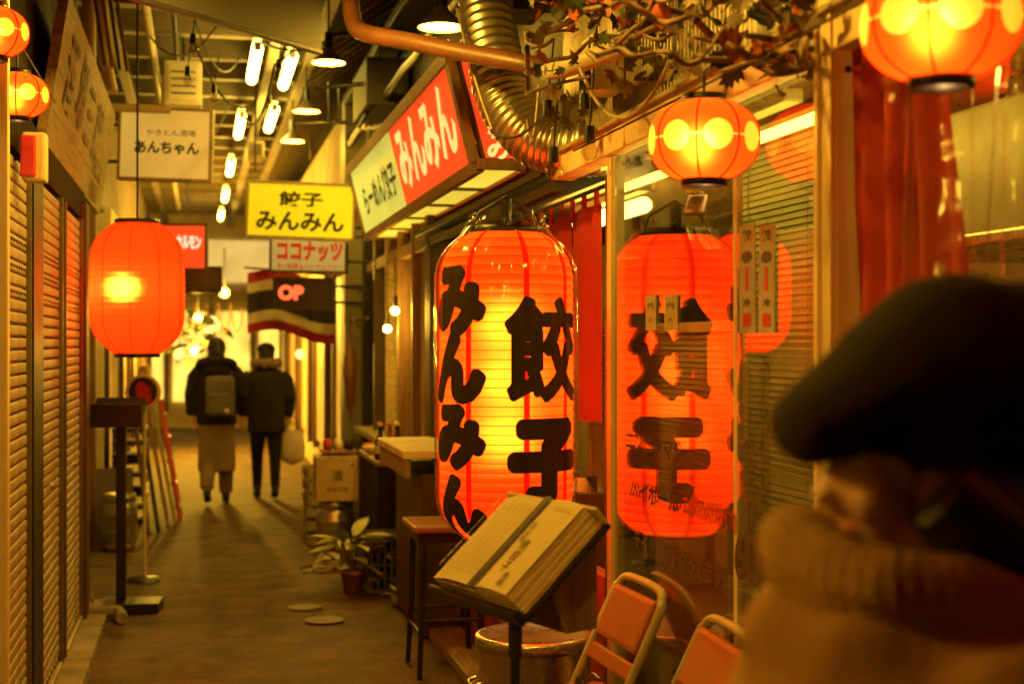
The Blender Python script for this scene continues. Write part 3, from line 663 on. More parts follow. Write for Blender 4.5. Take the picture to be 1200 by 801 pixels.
# --- projecting signs facing the walker
def flat_sign(name, label, pxl, pxr, pyt, pyb, zc, mat, lines, frame, thick=.10, roll=0., yaw=0., arm=None, fw=.022):
    a = PD(pxl, pyb, zc); b = PD(pxr, pyt, zc); c = (a + b) / 2; wd = (pxr - pxl) * zc / F; ht = (pyb - pyt) * zc / F
    t = thing(name, label, 'sign', (c.x, c.y, c.z - ht / 2)); t.rotation_euler = (0, R(roll), -TH * .6 + R(yaw))
    obj('face', MB().bev((0, 0, ht / 2), (wd - fw, thick, ht - fw), .006), mat, t)
    for sx in (-1, 1): obj('frame', MB().bev((sx * (wd - fw) / 2, 0, ht / 2), (fw, thick + .016, ht), .004), frame, t)
    for z in (fw / 2, ht - fw / 2): obj('frame', MB().bev((0, 0, z), (wd - 2 * fw - .002, thick + .014, fw), .004), frame, t)
    for s, u, v, fw_, fh_, bold, mm in lines:
        lettering('lettering', s, .1, mm, t, ((u - .5) * wd, -thick / 2 - .004, v * ht), (1, 0, 0), (0, 0, 1), bold, fit=(fw_ * wd, fh_ * ht))
    if arm: 
        for z in (.25, .75): obj('bracket', MB().tube([(arm[0] * wd / 2, 0, ht * z), (arm[1], 0, ht * z)], .012, 8), m_dark, t)
    return t
flat_sign('hanging_sign', 'cream hanging sign with two lines of small black lettering above the red lantern', 139, 248, 127, 213, 10.0, m_creaml,
          [('やきとん酒場', .56, .655, .52, .085, .0, m_ink), ('あんちゃん', .52, .45, .68, .17, .035, m_ink)], m_wood, .09, 1.5, 0, (-1, -.48))
flat_sign('yellow_sign', 'bright yellow backlit sign with two lines of black gyoza lettering', 288, 416, 214, 281, 10.9, m_yel,
          [('餃子', .50, .70, .40, .26, .025, m_ink), ('みんみん', .50, .31, .80, .34, .03, m_ink)], m_wood, .10, 2.2, -4, (1, .62))
flat_sign('white_sign', 'white sign with red lettering below the yellow sign', 316, 407, 262, 320, 12.0, m_whitel,
          [('ココナッツ', .52, .43, .84, .40, .05, m_inkred), ('タイ料理＆ベトナムフォー', .52, .13, .84, .12, .02, m_inkred)], m_dkwood, .08, 1.0, -3, (1, .65))
flat_sign('red_sign', 'red backlit sign with white brush lettering behind the plain red lantern', 176, 243, 262, 317, 12.6, m_redl,
          [('ホルモン', .68, .60, .44, .30, .06, GLOW('white letter', (1, .8, .6), .9, .05))], m_dkwood, .08, 0, 0, (-1, -.5))
flat_sign('dark_sign', 'dark brown sign board below the red backlit sign', 190, 260, 312, 343, 13.0, m_dkwood,
          [('酒', .8, .5, .14, .5, .03, m_inkbrown)], m_black, .05, 0, 0, (-1, -.55))
t = flat_sign('led_sign', 'black LED sign with glowing red letters in front of the striped flag', 320, 391, 325, 363, 12.7, m_black,
          [('OP', .30, .52, .42, .46, .055, m_neon)], m_black, .07, 1.0, -3, (1, .6))
# --- striped flag
p0, p1, p2 = PD(290, 317, 13.1), PD(392, 330, 13.1), PD(290, 388, 13.1)
fg = thing('striped_flag', 'red white and dark blue striped flag hung under the black LED sign', 'flag', (0, 0, 0))
wv = p1 - p0; hv = p2 - p0
def flagfn(v0, v1):
    def fn(u, v):
        q = p0 + wv * u + hv * (v0 + (v1 - v0) * v)
        q.y += .05 * math.sin(u * 9 + v0 * 2) + .03 * math.sin(u * 17); q.z += .05 * math.sin(u * 5.0) * (1 - u) - .02 * math.cos(u * 7); return q
    return fn
for v0, v1, mm in ((0, .17, m_red), (.17, .34, m_whitecloth), (.34, .67, m_navy), (.67, .84, m_whitecloth), (.84, 1, m_red)):
    obj('stripe', MB().grid(flagfn(v0, v1), 36, 4), mm, fg)
obj('pole', MB().tube([p0 + V((-.03, 0, .03)), p1 + V((.35, 0, .03))], .012, 8), m_wood2, fg)
# --- long weathered timber board above the shutters
wb = thing('timber_sign_board', 'long weathered timber sign board with faded brush lettering above the shutters', 'sign')
bB, bT = V((-.66, 6.47, 2.46)), V((-.555, 6.47, 3.13)); bu = bT - bB; br = V((0, 1, 0)); bn = br.cross(bu.normalized())
BL = 3.43
for k in range(4):                                       # four planks
    t0, t1 = k / 4 + .002, (k + 1) / 4 - .002
    q = [bB + bu * t0, bB + bu * t0 + br * BL, bB + bu * t1 + br * BL, bB + bu * t1]
    off = random.uniform(-.003, .003)
    a = [p + bn * (.0 + off) for p in q]; b = [p - bn * .045 for p in q]
    obj('plank', MB().add(a + b, [(0, 1, 2, 3), (7, 6, 5, 4), (0, 4, 5, 1), (1, 5, 6, 2), (2, 6, 7, 3), (3, 7, 4, 0)]), m_wood, wb)
for s, yy, tt, fw_, fh_ in (('酒', .55, .60, .42, .36), ('場', 1.15, .60, .42, .36), ('三', 1.70, .58, .36, .30), ('鷹', 2.3, .58, .42, .36)):
    lettering('lettering', s, .4, m_faded, wb, bB + br * yy + bu * tt + bn * .005, br, bu, .02, fit=(fw_, fh_))
lettering('lettering', 'TEL 22', .1, m_faded, wb, bB + br * 2.65 + bu * .32 + bn * .005, br, bu, .01, fit=(.75, .10))
lettering('lettering', '0500', .1, m_faded, wb, bB + br * 2.65 + bu * .11 + bn * .005, br, bu, .01, fit=(.55, .10))
for yy in (.3, 3.1): obj('strut', MB().tube([bT + br * yy - bn * .04, (-.74, 6.47 + yy, 3.25)], .012, 6), m_dark, wb)
# small red box light on the fascia
p = PD(36, 184, 5.2)
t = thing('red_box_lamp', 'small red box lamp in a cream housing under a dotted lantern', 'lamp', (p.x, p.y, p.z - .085))
obj('housing', MB().bev((.012, .03, .085), (.085, .10, .18), .012), m_cream, t); obj('lens', MB().bev((-.006, -.022, .085), (.055, .03, .15), .008), M('red lens', (.45, .03, .02), .3, emit=(1, .05, .02), es=.12), t)
obj('arm', MB().tube([(0, .03, .085), (-.06, .03, .085)], .012, 6), m_dark, t)
# round sign on a slim stand behind the menu stand
p = PD(168, 459, 9.6)
t = thing('round_sign', 'round sign with a red figure on dark ground and cream rim, on a slim pole', 'sign', (p.x, p.y, 0), -TH)
for nm, mm, r0, r1, yy in (('disc', m_dkwood, 0, .10, -.008), ):
    obj(nm, MB().lathe([(0, .012), (.100, .012), (.100, -.012), (0, -.012)], 36), mm, t).matrix_local = frame_mat((0, 0, p.z), (1, 0, 0), (0, 0, 1))
obj('rim', MB().lathe([(.097, -.018), (.119, -.014), (.119, .016), (.097, .020), (.097, -.018)], 36), m_cream, t).matrix_local = frame_mat((0, 0, p.z), (1, 0, 0), (0, 0, 1))
fig = MB()                                                # the red figure: a lifted arm over a bent body
for c_, r_ in (((-.012, .045), .028), ((.012, .015), .034), ((-.02, -.012), .026), ((.030, -.030), .030), ((.045, -.060), .018), ((-.035, .025), .018)):
    fig.add([(c_[0] + r_ * math.cos(a * math.pi / 8), c_[1] + r_ * math.sin(a * math.pi / 8), .014 + len(fig.f) * .0005) for a in range(16)], [tuple(range(16))])
obj('emblem', fig, m_inkred, t).matrix_local = frame_mat((0, 0, p.z), (1, 0, 0), (0, 0, 1))
obj('pole', MB().tube([(0, .03, 0.01), (0, .03, p.z + .17)], .012, 8), m_cream, t)
obj('loop', MB().tube([(-.035, .03, p.z + .1), (-.02, .03, p.z + .17), (.02, .03, p.z + .17), (.035, .03, p.z + .1)], .014, 8), m_cream, t)
obj('foot', MB().lathe([(0, .03), (.10, .022), (.12, .0)], 24), m_black, t)
# grey panel hanging from the roof
A, B = PD(60, -39, 5.0), PD(375, 62, 6.35); A.z = B.z = 2.90
t = thing('metal_banner', 'large dark grey sheet panel hanging from the roof beams', 'banner', (A.x, A.y, A.z)); d = B - A
t.rotation_euler = (0, 0, math.atan2(d.y, d.x)); L_ = d.length
obj('sheet', MB().bev((L_ / 2, 0, .55), (L_, .02, 1.1), .004), M('grey sheet', (.04, .037, .028), .6, .1, var=.3, scale=2.5), t)
obj('bottom_hem', MB().bev((L_ / 2, 0, -.004), (L_, .034, .02), .004), m_dark, t)
for x in (.15, L_ - .15): obj('hanger', MB().tube([(x, 0, 1.08), (x, 0, 1.2)], .008, 6), m_dark, t)
# ================================================================== LAMPS, DUCT, PIPES
sh = MB().lathe([(.018, .10), (.03, .095), (.045, .07), (.10, .018), (.112, .0)], 28).mesh('shade')
shi = MB().lathe([(.016, .096), (.043, .066), (.097, .016), (.108, .001)], 28).mesh('shade_lining')
nk = MB().tube([(0, 0, .09), (0, 0, .20)], [.030, .026], 12).mesh('neck')
bb = MB().ball((0, 0, .064), .020, 14, 10).mesh('bulb')
for px, py, zc, lab, W in ((385, 74, 9.3, 'enamel pendant lamp with lit bulb at the corner of the grey banner', 75), (359, 131, 11.6, 'enamel pendant lamp lit on the black bar, second along', 55),
                        (343, 166, 13.2, 'enamel pendant lamp lit on the black bar, third along', 60), (517, 33, 6.6, 'enamel pendant lamp lit above the brown pipe and box sign', 45),
        (.75, 3.1, -2.75, 'added enamel pendant lamp, out of view, lighting the chairs and menu stand', 50), (.22, 5.1, -2.98, 'added enamel pendant lamp, out of view, lighting the near ground and shutters', 125), (-.42, 2.0, -2.05, 'added low enamel pendant lamp, out of view, lighting the face of the person in the beret', 55)):  # last three lamps: unseen additions that brighten chairs, ground, shutters and the beret face
    p = PD(px, py, zc) if zc > 0 else V((px, py, -zc)); t = thing('pendant_lamp', lab, 'lamp', p, 0, 'enamel pendant lamps on the bar')
    obj('shade', sh, m_shade, t); obj('shade_lining', shi, m_post, t); obj('neck', nk, m_black, t); obj('bulb', bb, m_bulb, t)
    obj('cord', MB().tube([(0, 0, .19), (0, 0, max(.3, 4.0 - p.z))], .007, 6), m_wire, t)
    bulb_light('lamp_light', t, (0, 0, .006), W, AMBER, .045)
p = PD(400, 62, 9.3); q = PD(353, 138, 12.2)
bar = thing('black_light_bar', 'black steel bracket bars carrying the pendant lamps off the wall', 'bracket')
for px0, py0, px1, py1, zc in ((385, 42, 478, 34, 9.4), (368, 103, 470, 95, 10.2), (345, 145, 452, 142, 12.0)):
    obj('bar', MB().tube([PD(px0, py0, zc), PD(px1, py1, zc)], .018, 8), m_black, bar)
for px0, py0, px1, py1, zc in ((386, 97, 386, 145, 10.6), (398, 98, 398, 146, 10.6), (420, 150, 470, 60, 10.4)):
    obj('strut', MB().tube([PD(px0, py0, zc), PD(px1, py1, zc)], .016, 8), m_black, bar)
# flexible duct
pts = catmull([PD(566, -60, 6.05), PD(570, 10, 5.95), PD(580, 70, 5.85), PD(594, 122, 5.78), PD(624, 160, 5.72), PD(662, 173, 5.66), PD(700, 172, 5.6), PD(728, 168, 5.9)], 24)
du = thing('exhaust_duct', 'ribbed flexible aluminium exhaust duct bending over the doorway', 'duct')
obj('hose', MB().tube(pts, [.110 + .006 * (1 if i % 4 < 2 else -1) for i in range(len(pts))], 28), m_alu, du)
for i in (60, 150):
    obj('clamp', MB().tube([pts[i], pts[i].lerp(pts[i + 2], 1)], .119, 28), m_steel, du)
dk = PD(606, 20, 6.1)
obj('fan_box', MB().bev((dk.x + .10, dk.y + .22, dk.z + .28), (.36, .3, .46), .01), m_dkwall, du)
# pipes
tag(obj('brown_pipe', MB().tube(catmull([PD(409, -30, 5.9), PD(411, 5, 5.85), PD(416, 30, 5.8), PD(432, 40, 5.72), PD(480, 49, 5.6), PD(545, 62, 5.45), PD(600, 72, 5.3), PD(640, 80, 5.22)], 8), .036, 14), m_pipe),
    'brown pipe with an elbow crossing above the box sign', 'pipe')
tag(obj('orange_pipe', MB().tube(catmull([PD(640, 84, 5.1), PD(668, 78, 4.85), PD(700, 66, 4.7), PD(732, 54, 4.5)], 6), .034, 14), m_pipe2), 'short cream pipe slanting through the vines', 'pipe')
for nm, a, lab in (('drainpipe', [(-.62, 9.3, 4.05), (-.60, 9.25, 3.5), (-.56, 9.2, 3.25), (-.54, 9.18, 3.16)], 'cream drainpipe with a foot bend beside the cream hanging sign'),
                   ('drainpipe', [(-.66, 8.9, 4.05), (-.655, 8.9, 3.4), (-.66, 8.9, 2.9)], 'cream drainpipe running behind the timber sign board')):
    tag(obj(nm, MB().tube(catmull(a, 6), .042, 12), m_pipe2), lab, 'pipe')
tag(obj('gutter_pipe', MB().tube([(-.75, 9.9, 3.18), (-.2, 9.9, 3.18)], .03, 10), m_pipe2), 'level cream pipe behind the cream hanging sign', 'pipe')
t = thing('wooden_ladder_rack', 'orange brown slatted rack hanging over the timber board', 'rack', (-.52, 7.6, 3.05))
for k in range(4): obj('slat', MB().bev((.0 + .035 * k, .05 * k, .25), (.018, .05, .55), .004, Matrix.Rotation(R(-8), 3, 'Y')), m_wood2 if k % 2 else m_leafdry, t)
obj('cross_bar', MB().tube([(-.12, 0, .5), (.16, .15, .5)], .014, 8), m_dark, t)
# cables
k = 0
for lab, a, b, d, mm, r_ in (('pale cable looping from the vines to the lantern lintel', PD(680, 80, 4.7), PD(785, 72, 3.9), .16, m_wirepale, .007),
                         ('pale cable hanging in a loop beside the duct', PD(632, 100, 5.2), PD(618, 140, 5.15), .12, m_wirepale, .006),
                         ('thin cable running down the box sign corner to the duct', PD(535, 10, 5.9), PD(577, 152, 5.3), .03, m_wirepale, .005),
                         ('dark cable swinging from the duct to the vines', PD(577, 156, 5.3), PD(668, 78, 4.9), .10, m_wire, .005),
                         ('black cable from roof to cream sign', PD(226, 44, 9), PD(292, 124, 9.6), .15, m_wire, .008),
                         ('black cable between the first two battens', PD(375, 8, 8.0), PD(322, 76, 8.6), .05, m_wire, .007),
                         ('black cable across the roof to the battens', PD(322, 76, 8.6), PD(283, 128, 10), .22, m_wire, .008),
                         ('black cable dropping towards the yellow sign', PD(299, 100, 10), PD(299, 200, 10.4), .0, m_wire, .006),
                         ('black cable along the wall above the box sign', PD(425, 150, 10.6), PD(520, 60, 7.2), .12, m_wire, .009)):
    tag(obj('cable', MB().tube(sag(a, b, d, 18), r_, 6), mm), lab, 'cable')
# unlit festoon sockets hanging
so = MB().tube([(0, 0, .0), (0, 0, -.055)], [.016, .020], 12).mesh('socket'); gb = MB().ball((0, 0, -.085), .030, 14, 10).mesh('bulb')
for px, py, zc, ln, lab in ((641, 118, 5.0, .22, 'unlit black bulb socket hanging left of the duct end'), (649, 172, 5.0, .30, 'unlit bulb hanging under the duct bend'), (691, 148, 4.75, .34, 'unlit bulb hanging at the duct end by the post'),
                       (684, 110, 4.9, .2, 'unlit bulb hanging below the slanting cream pipe'), (226, 40, 8.0, .25, 'unlit bulb on the black cable near the grey banner'), (220, 78, 8.6, .2, 'unlit bulb beside the cream sign top'),
                       (251, 100, 9.0, .2, 'unlit bulb right of the cream hanging sign'), (327, 70, 8.6, .2, 'unlit bulb below the grey banner edge'), (316, 112, 9.4, .2, 'unlit bulb between the two rows of battens')):
    p = PD(px, py, zc); t = thing('festoon_bulb', lab, 'bulb', p, 0, 'unlit festoon bulbs')
    obj('socket', so, m_black, t); obj('bulb', gb, m_bulbglass, t); obj('cord', MB().tube(sag((0, 0, 0), (.03, .02, ln), .0, 6), .004, 6), m_wire, t)
# beige box on the corrugated wall
p = PX(663, 110, 1.36)
t = thing('meter_box', 'small beige meter box among cables above the duct end', 'box', (1.405, 4.9, 2.50)); obj('case', MB().bev((0, 0, .09), (.12, .16, .20), .012), m_cream, t); obj('cover', MB().bev((-.066, 0, .04), (.012, .12, .06), .004), m_dark, t)

# conduits, junction boxes and bundles under the roof
for k, (x, z, ya, yb, mm, r_, lab) in enumerate(((-.35, 3.80, 3.5, 24, m_pipe2, .028, 'long cream conduit under the roof on the lantern side'), (-.18, 3.84, 6, 24, m_dark, .018, 'long thin black conduit under the roof beside the cream one'),
        (1.28, 3.35, 6.6, 12.4, m_dark, .030, 'black conduit along the dark wall above the box sign'), (1.30, 3.12, 7.0, 12.4, m_pipe, .024, 'brown conduit along the dark wall just over the box sign'))):
    tag(obj('conduit', MB().tube([(x, ya + (yb - ya) * i / 12, z + .012 * math.sin(i * 2.3 + k)) for i in range(13)], r_, 10), mm), lab, 'pipe')
for px, py, zc, sz, mm, lab in ((215, 100, 11.0, (.28, .22, .34), m_cream, 'cream junction box hung under the roof behind the cream sign'), (203, 112, 12.0, (.2, .2, .3), m_card, 'brown box hung under the roof farther than the cream junction box'),
                        (445, 108, 10.5, (.30, .9, .34), m_dkwall, 'dark air conditioner casing on the wall above the box sign'), (300, 178, 13.0, (.14, .3, .16), m_cream, 'small pale box between the two batten rows')):
    p = PD(px, py, zc); t = thing('roof_box', lab, 'box', (p.x, p.y, p.z - sz[2] / 2), 0)
    obj('case', MB().bev((0, 0, sz[2] / 2), sz, .012), mm, t); obj('cover', MB().bev((0, -sz[1] / 2 - .006, sz[2] / 2), (sz[0] * .8, .012, sz[2] * .8), .004), mm, t)
    for i in range(4): obj('louvre', MB().bev((0, -sz[1] / 2 - .014, sz[2] * (.26 + .16 * i)), (sz[0] * .66, .008, .012), .002), m_dark, t)
    obj('hanger', MB().tube([(0, 0, sz[2]), (0, 0, max(sz[2] + .05, 4.0 - p.z + sz[2] / 2))], .010, 6), m_dark, t)
rngc = random.Random(21)
for k in range(9):
    a = V((rngc.uniform(-.5, 1.1), rngc.uniform(7, 15), 3.85)); b = a + V((rngc.uniform(-.7, .7), rngc.uniform(-1.2, 2.5), rngc.uniform(-.05, .05))); b.x = max(-.6, min(1.2, b.x))
    tag(obj('slack_cable', MB().tube(sag(a, b, rngc.uniform(.12, .4), 14), rngc.uniform(.006, .011), 6), m_wire), 'slack black cable looping below the roof beams', 'cable', 'slack cables below the roof beams')
# ================================================================== VINE over the lintel
vine = thing('dried_vine', 'tangled dried vine with dark and orange leaves over the shop lintel', 'vine')
def leaf_mesh():
    pr = [(0, 0), (.35, .16), (.6, .42), (.32, .42), (.42, .72), (.16, .66), (0, 1.0)]
    vs_ = [(x, y, .10 * abs(x)) for x, y in pr] + [(-x, y, .10 * abs(x)) for x, y in pr[1:-1]] + [(0, .45, -.02)]
    n = len(vs_); c = n - 1; loop = list(range(7)) + [11, 10, 9, 8, 7]
    return MB().add(vs_, [(loop[i], loop[(i + 1) % 12], c) for i in range(12)]).mesh('leaf')
lm = {k: leaf_mesh() for k in 'dpo'}
for kk, mm in (('d', m_leaf), ('p', m_leafdry), ('o', m_leaforange)): lm[kk].materials.append(mm)
rng = random.Random(11)
for s_ in range(26):
    x0, y0 = 640 + rng.random() * 280, rng.uniform(-20, 90); z_ = rng.uniform(3.6, 4.8) if x0 < 800 else rng.uniform(3.1, 3.6); pts_ = [PD(x0, y0, z_)]
    dx, dy = rng.uniform(12, 30) * rng.choice((-1, 1)), rng.uniform(-14, 12)
    for _ in range(7):
        x0 += dx + rng.uniform(-8, 8); y0 += dy + rng.uniform(-12, 12); y0 = max(-40, min(110, y0)); x0 = max(618, min(950, x0)); q = PD(x0, y0, z_ + rng.uniform(-.15, .15)); q.x = min(q.x, 1.44); pts_.append(q)
    obj('stem', MB().tube(catmull(pts_, 4), rng.uniform(.004, .010), 6), m_stem, vine)
for k in range(240):
    px = rng.uniform(618, 945); lim = 60 + 70 * math.exp(-((px - 660) / 60) ** 2) + (30 if px > 760 else 20)
    py = -30 + (lim + 30) * rng.random() ** 1.25
    q = PD(px, py, rng.uniform(3.5, 4.8) if px < 800 else rng.uniform(3.0, 3.7)); q.x = min(q.x, 1.42)
    kind = 'o' if (rng.random() < .10) else ('p' if rng.random() < .45 else 'd')
    o = bpy.data.objects.new('leaf', lm[kind]); C.objects.link(o); o.parent = vine; o.location = q
    sc_ = rng.uniform(.03, .065); o.scale = (sc_, sc_, sc_); o.rotation_euler = (rng.uniform(-2.5, 2.5), rng.uniform(-1, 1), rng.uniform(0, 6.28))
for px, py, zc, sz, rz in ((765, 18, 3.5, .20, 1.2), (835, 8, 3.3, .17, 1.0), (775, 35, 3.6, .12, 2.0), (850, 62, 3.4, .11, -2.6), (858, 75, 3.4, .10, -2.9)):
    o = bpy.data.objects.new('leaf', lm['o']); C.objects.link(o); o.parent = vine; o.location = PD(px, py, zc); o.scale = (sz * .6, sz, sz); o.rotation_euler = (R(75), 0, rz)

# ================================================================== SHOP FRONT DRESSING
# red noren inside the doorway
nr = thing('door_curtain', 'red split door curtain hanging in the doorway behind the giant lantern', 'curtain', (1.56, 5.45, 1.28))
for k in range(3):
    def nf(u, v, k=k):
        y = (k + u * .97) * .50; return V((.020 * math.sin(y * 17) * (1 - v * .6), y, .88 * v))
    obj('panel', MB().grid(nf, 26, 10), m_red, nr)
for k in range(8): obj('loop', MB().bev((0, .08 + k * .19, .90), (.012, .045, .09), .003), m_red, nr)
obj('rod', MB().tube([(0, -.12, .94), (0, 1.7, .94)], .010, 8), m_black, nr)
# red curtain and clear vinyl right of the post
def rc(u, v):
    top = V((1.415, 2.93 - .42 * u, 2.26)); bot = V((1.42, 2.93 - .60 * u, 1.05)); q = top.lerp(bot, v)
    q.x += .018 * math.sin(u * 24 + v * 2) * (1 - .3 * v) + .01 * noise.noise(V((u * 4, v * 3, 0))); return q
tag(obj('red_curtain', MB().grid(rc, 60, 24), m_red), 'plain red curtain beside the cream corner post', 'curtain')
vc = thing('vinyl_curtain', 'clear creased vinyl sheet curtain hanging beside the red curtain', 'curtain')
for k, (ya, yb) in enumerate(((2.72, 2.10), (2.20, 1.35), (1.40, .7))):
    def vf(u, v, ya=ya, yb=yb, k=k):
        y = ya + (yb - ya) * u; q = V((1.385 - .012 * k, y, 2.27 - 1.75 * v))
        q.x += .022 * math.sin(u * 13 + v * 3 + k) + .02 * noise.noise(V((u * 5, v * 2.2, k * 7.0))) + .008 * math.sin(u * 41 + 6 * v); return q
    obj('sheet', MB().grid(vf, 60, 40), m_vinyl, vc)
obj('rod', MB().tube([(1.39, 2.9, 2.262), (1.39, .5, 2.262)], .010, 8), m_steel, vc)
# kitchen behind the vinyl
t = thing('range_hood', 'dull steel range hood behind the vinyl curtain', 'hood', (2.35, 3.55, 1.88))
obj('canopy', MB().bev((0, 0, .17), (.75, 1.1, .34), .01), M('greasy hood steel', (.44, .38, .26), .45, .3, var=.3), t); obj('rim', MB().bev((0, 0, -.01), (.79, 1.14, .03), .006), m_steel, t); obj('flue', MB().bev((.1, 0, .42), (.3, .4, .16), .01), m_steel, t)
t = thing('kitchen_counter', 'steel kitchen counter with pale top inside the shop', 'counter', (2.3, 3.7, .07)); obj('top', MB().bev((0, 0, .93), (.8, 1.9, .04), .006), m_steel, t); obj('front', MB().bev((0, 0, .45), (.7, 1.84, .88), .01), m_inwall, t)
t = thing('kitchen_shelf', 'dark kitchen shelf with jars below the range hood', 'shelf', (2.9, 3.3, 1.38)); obj('board', MB().bev((0, 0, 0), (.3, 2.0, .03), .004), m_dkwood, t)
for k in range(9): obj('jar', MB().lathe([(0, 0), (.045, 0), (.05, .10), (.03, .13), (.03, .15), (0, .15)], 14, (0, -.85 + k * .21, .015)), (m_card, m_redp, m_cream, m_steel)[k % 4], t)
# clutter shelf seen between lantern and slim post
t = thing('back_shelf', 'shelf crowded with paper bags and bottles just inside the doorway', 'shelf', (1.62, 5.95, .07))
for z in (.42, .78): obj('board', MB().bev((0, 0, z), (.32, .74, .03), .004), m_wood2, t)
for yy in (-.36, .36): obj('side', MB().bev((0, yy, .46), (.32, .03, .92), .004), m_dkwood, t)
rng2 = random.Random(5); crumple_pos = []
for z, zl in ((.5, 'lower'), (.87, 'upper')):
    for i in range(6): crumple_pos.append((1.56 + rng2.uniform(-.05, .06), 5.68 + i * .108, z, zl))
for i, (x, y, z, zl) in enumerate(crumple_pos):
    bm = MB(); sx = rng2.uniform(.042, .056); hh = rng2.uniform(.10, .17)
    def cf(u, v, sx=sx, hh=hh, i=i):
        a = 2 * math.pi * u; r = sx * (1 - .45 * max(0, v - .75) / .25) * (1 + .35 * noise.noise(V((math.cos(a) * 2 + i, math.sin(a) * 2, v * 4)))); return V((r * math.cos(a), r * math.sin(a), hh * v))
    bm.grid(cf, 16, 7)
    tag(obj('paper_bag', bm, (m_whitecloth, m_leafpale, m_page, m_redp, m_grey)[i % 5], None, (x, y, z + .005)),
        '%s crumpled bag on the %s board of the doorway shelf%s' % (('white', 'pale green', 'cream', 'red', 'grey')[i % 5], zl, ', last of its row' if i % 6 == 5 else ', at the post end' if i % 6 == 0 else ''), 'bag', 'crumpled bags on the doorway shelf')
# things stuck on the glass pane
XG = 1.3975
def sticker(name, label, pxl, pxr, pyt, pyb, mat, marks=()):
    a, b = PX(pxl, (pyt + pyb) / 2, XG), PX(pxr, (pyt + pyb) / 2, XG); m_ = (a + b) / 2
    zc = F * XG / (CT * ((pxl + pxr) / 2 - XV)); zt, zb = EYE + (YH - pyt) * zc / F, EYE + (YH - pyb) * zc / F
    t = thing(name, label, 'poster', (XG, m_.y, zb)); wd = abs(a.y - b.y); ht = zt - zb
    obj('sheet', MB().box((0, 0, ht / 2), (.0025, wd, ht)), mat, t)
    for s, v, fw, fh, mm in marks: lettering('lettering', s, .1, mm, t, (-.0022, 0, ht * v), (0, -1, 0), (0, 0, 1), .02, fit=(wd * fw, ht * fh))
    return t
for pxl, pxr, w_ in ((867, 885, 'narrow white price strip with a red block, farther of the pair on the glass'), (890, 908, 'narrow white price strip with a red block, nearer the corner post on the glass')):
    sticker('price_strip', w_, pxl, pxr, 263, 390, m_tan, (('餃', .90, .62, .11, m_inkbrown), ('●', .70, .7, .11, m_inkbrown), ('丨', .5, .2, .22, m_inkred), ('■', .12, .5, .12, m_inkred), ('冷', .28, .5, .08, m_ink)))
for pxl, pxr, w_ in ((757, 769, 'small cream slip on the glass, farther of two'), (779, 794, 'small cream slip on the glass, nearer of two')):
    sticker('paper_slip', w_, pxl, pxr, 346, 387, m_tan, (('円', .7, .5, .16, m_ink), ('八', .3, .4, .14, m_ink)))
gt = thing('window_lettering', 'dark brown hand lettering on the shop window glass', 'lettering')
def glass_text(s, pxl, pxr, py, hpx, mm, bold=.02):
    a, b = PX(pxl, py, XG), PX(pxr, py, XG); m_ = (a + b) / 2; zc = F * XG / (CT * ((pxl + pxr) / 2 - XV))
    lettering('lettering', s, .1, mm, gt, (XG, m_.y, EYE + (YH - py) * zc / F), (0, -1, 0), (0, 0, 1), bold, fit=(abs(a.y - b.y), hpx * zc / F))
glass_text('テイクアウトやってます！', 744, 850, 655, 26, m_inkbrown, .02)
glass_text('160円', 852, 915, 655, 74, m_inkbrown, .04)
glass_text('\n'.join('生酒冷'), 870, 886, 560, 95, m_inkbrown, .03)
glass_text('ニンニクマシ', 733, 800, 522, 24, m_ink, .02)
glass_text('ハイボール', 738, 795, 580, 24, m_ink, .02)
glass_text('エダマメサキイカ', 800, 862, 600, 28, m_inkred, .02)
# ================================================================== FURNITURE IN THE ALLEY, RIGHT
# --- menu book on a pole stand
zD = 3.33; D = PD(592, 697, zD); rgt = V((CT, -ST, 0)); dep = V((ST, CT, 0))
Wv = (rgt * .2 - dep * .34); Wl = Wv.length; Wn = Wv.normalized()
Lh = (rgt * .86 + dep * .51).normalized(); Lv = Lh * .218 + V((0, 0, .193)); Ll = Lv.length * 1.02; Ln = Lv.normalized(); Nn = Wn.cross(Ln).normalized()
BM = Matrix((( Wn.x, Ln.x, Nn.x, 0), (Wn.y, Ln.y, Nn.y, 0), (Wn.z, Ln.z, Nn.z, 0), (0, 0, 0, 1)))
A0 = D - Wn * Wl                                         # near left corner of the top page
def loc2(wv, lv, nv): return A0 + Wn * wv + Ln * lv + Nn * nv
st = thing('menu_stand', 'black pole stand with a sloping tray and wooden prop holding the menu', 'stand', (0, 0, 0))
def slab(name, w0, w1, l0, l1, n0, n1, mat, par, b=.002):
    o = obj(name, MB().bev(((w0 + w1) / 2, (l0 + l1) / 2, (n0 + n1) / 2), (abs(w1 - w0), abs(l1 - l0), abs(n1 - n0)), b), mat, par)
    m = BM.copy(); m.translation = A0; o.matrix_local = m; return o
T = .062
slab('tray', -.01, Wl + .03, -.012, Ll + .01, -T - .016, -T - .002, m_black, st, .004)
slab('lip', -.01, Wl + .03, -.026, -.013, -T - .014, -.030, m_black, st, .004)
pb = loc2(Wl * .80, .03, -T - .016)
obj('pole', MB().tube([(pb.x, pb.y, .02), (pb.x, pb.y, pb.z)], .012, 12), m_black, st)
obj('pole_sleeve', MB().tube([(pb.x, pb.y, pb.z - .13), (pb.x, pb.y, pb.z - .004)], .017, 12), m_black, st)
obj('base_plate', MB().lathe([(0, .03), (.17, .024), (.19, 0)], 32, (pb.x, pb.y, 0)), m_black, st)
q0, q1 = loc2(Wl - .02, Ll * .35, -T - .02), loc2(Wl - .02, Ll * .98, -T - .02)
pr0 = V((q0.x + .02, q0.y, q0.z - .02)); 
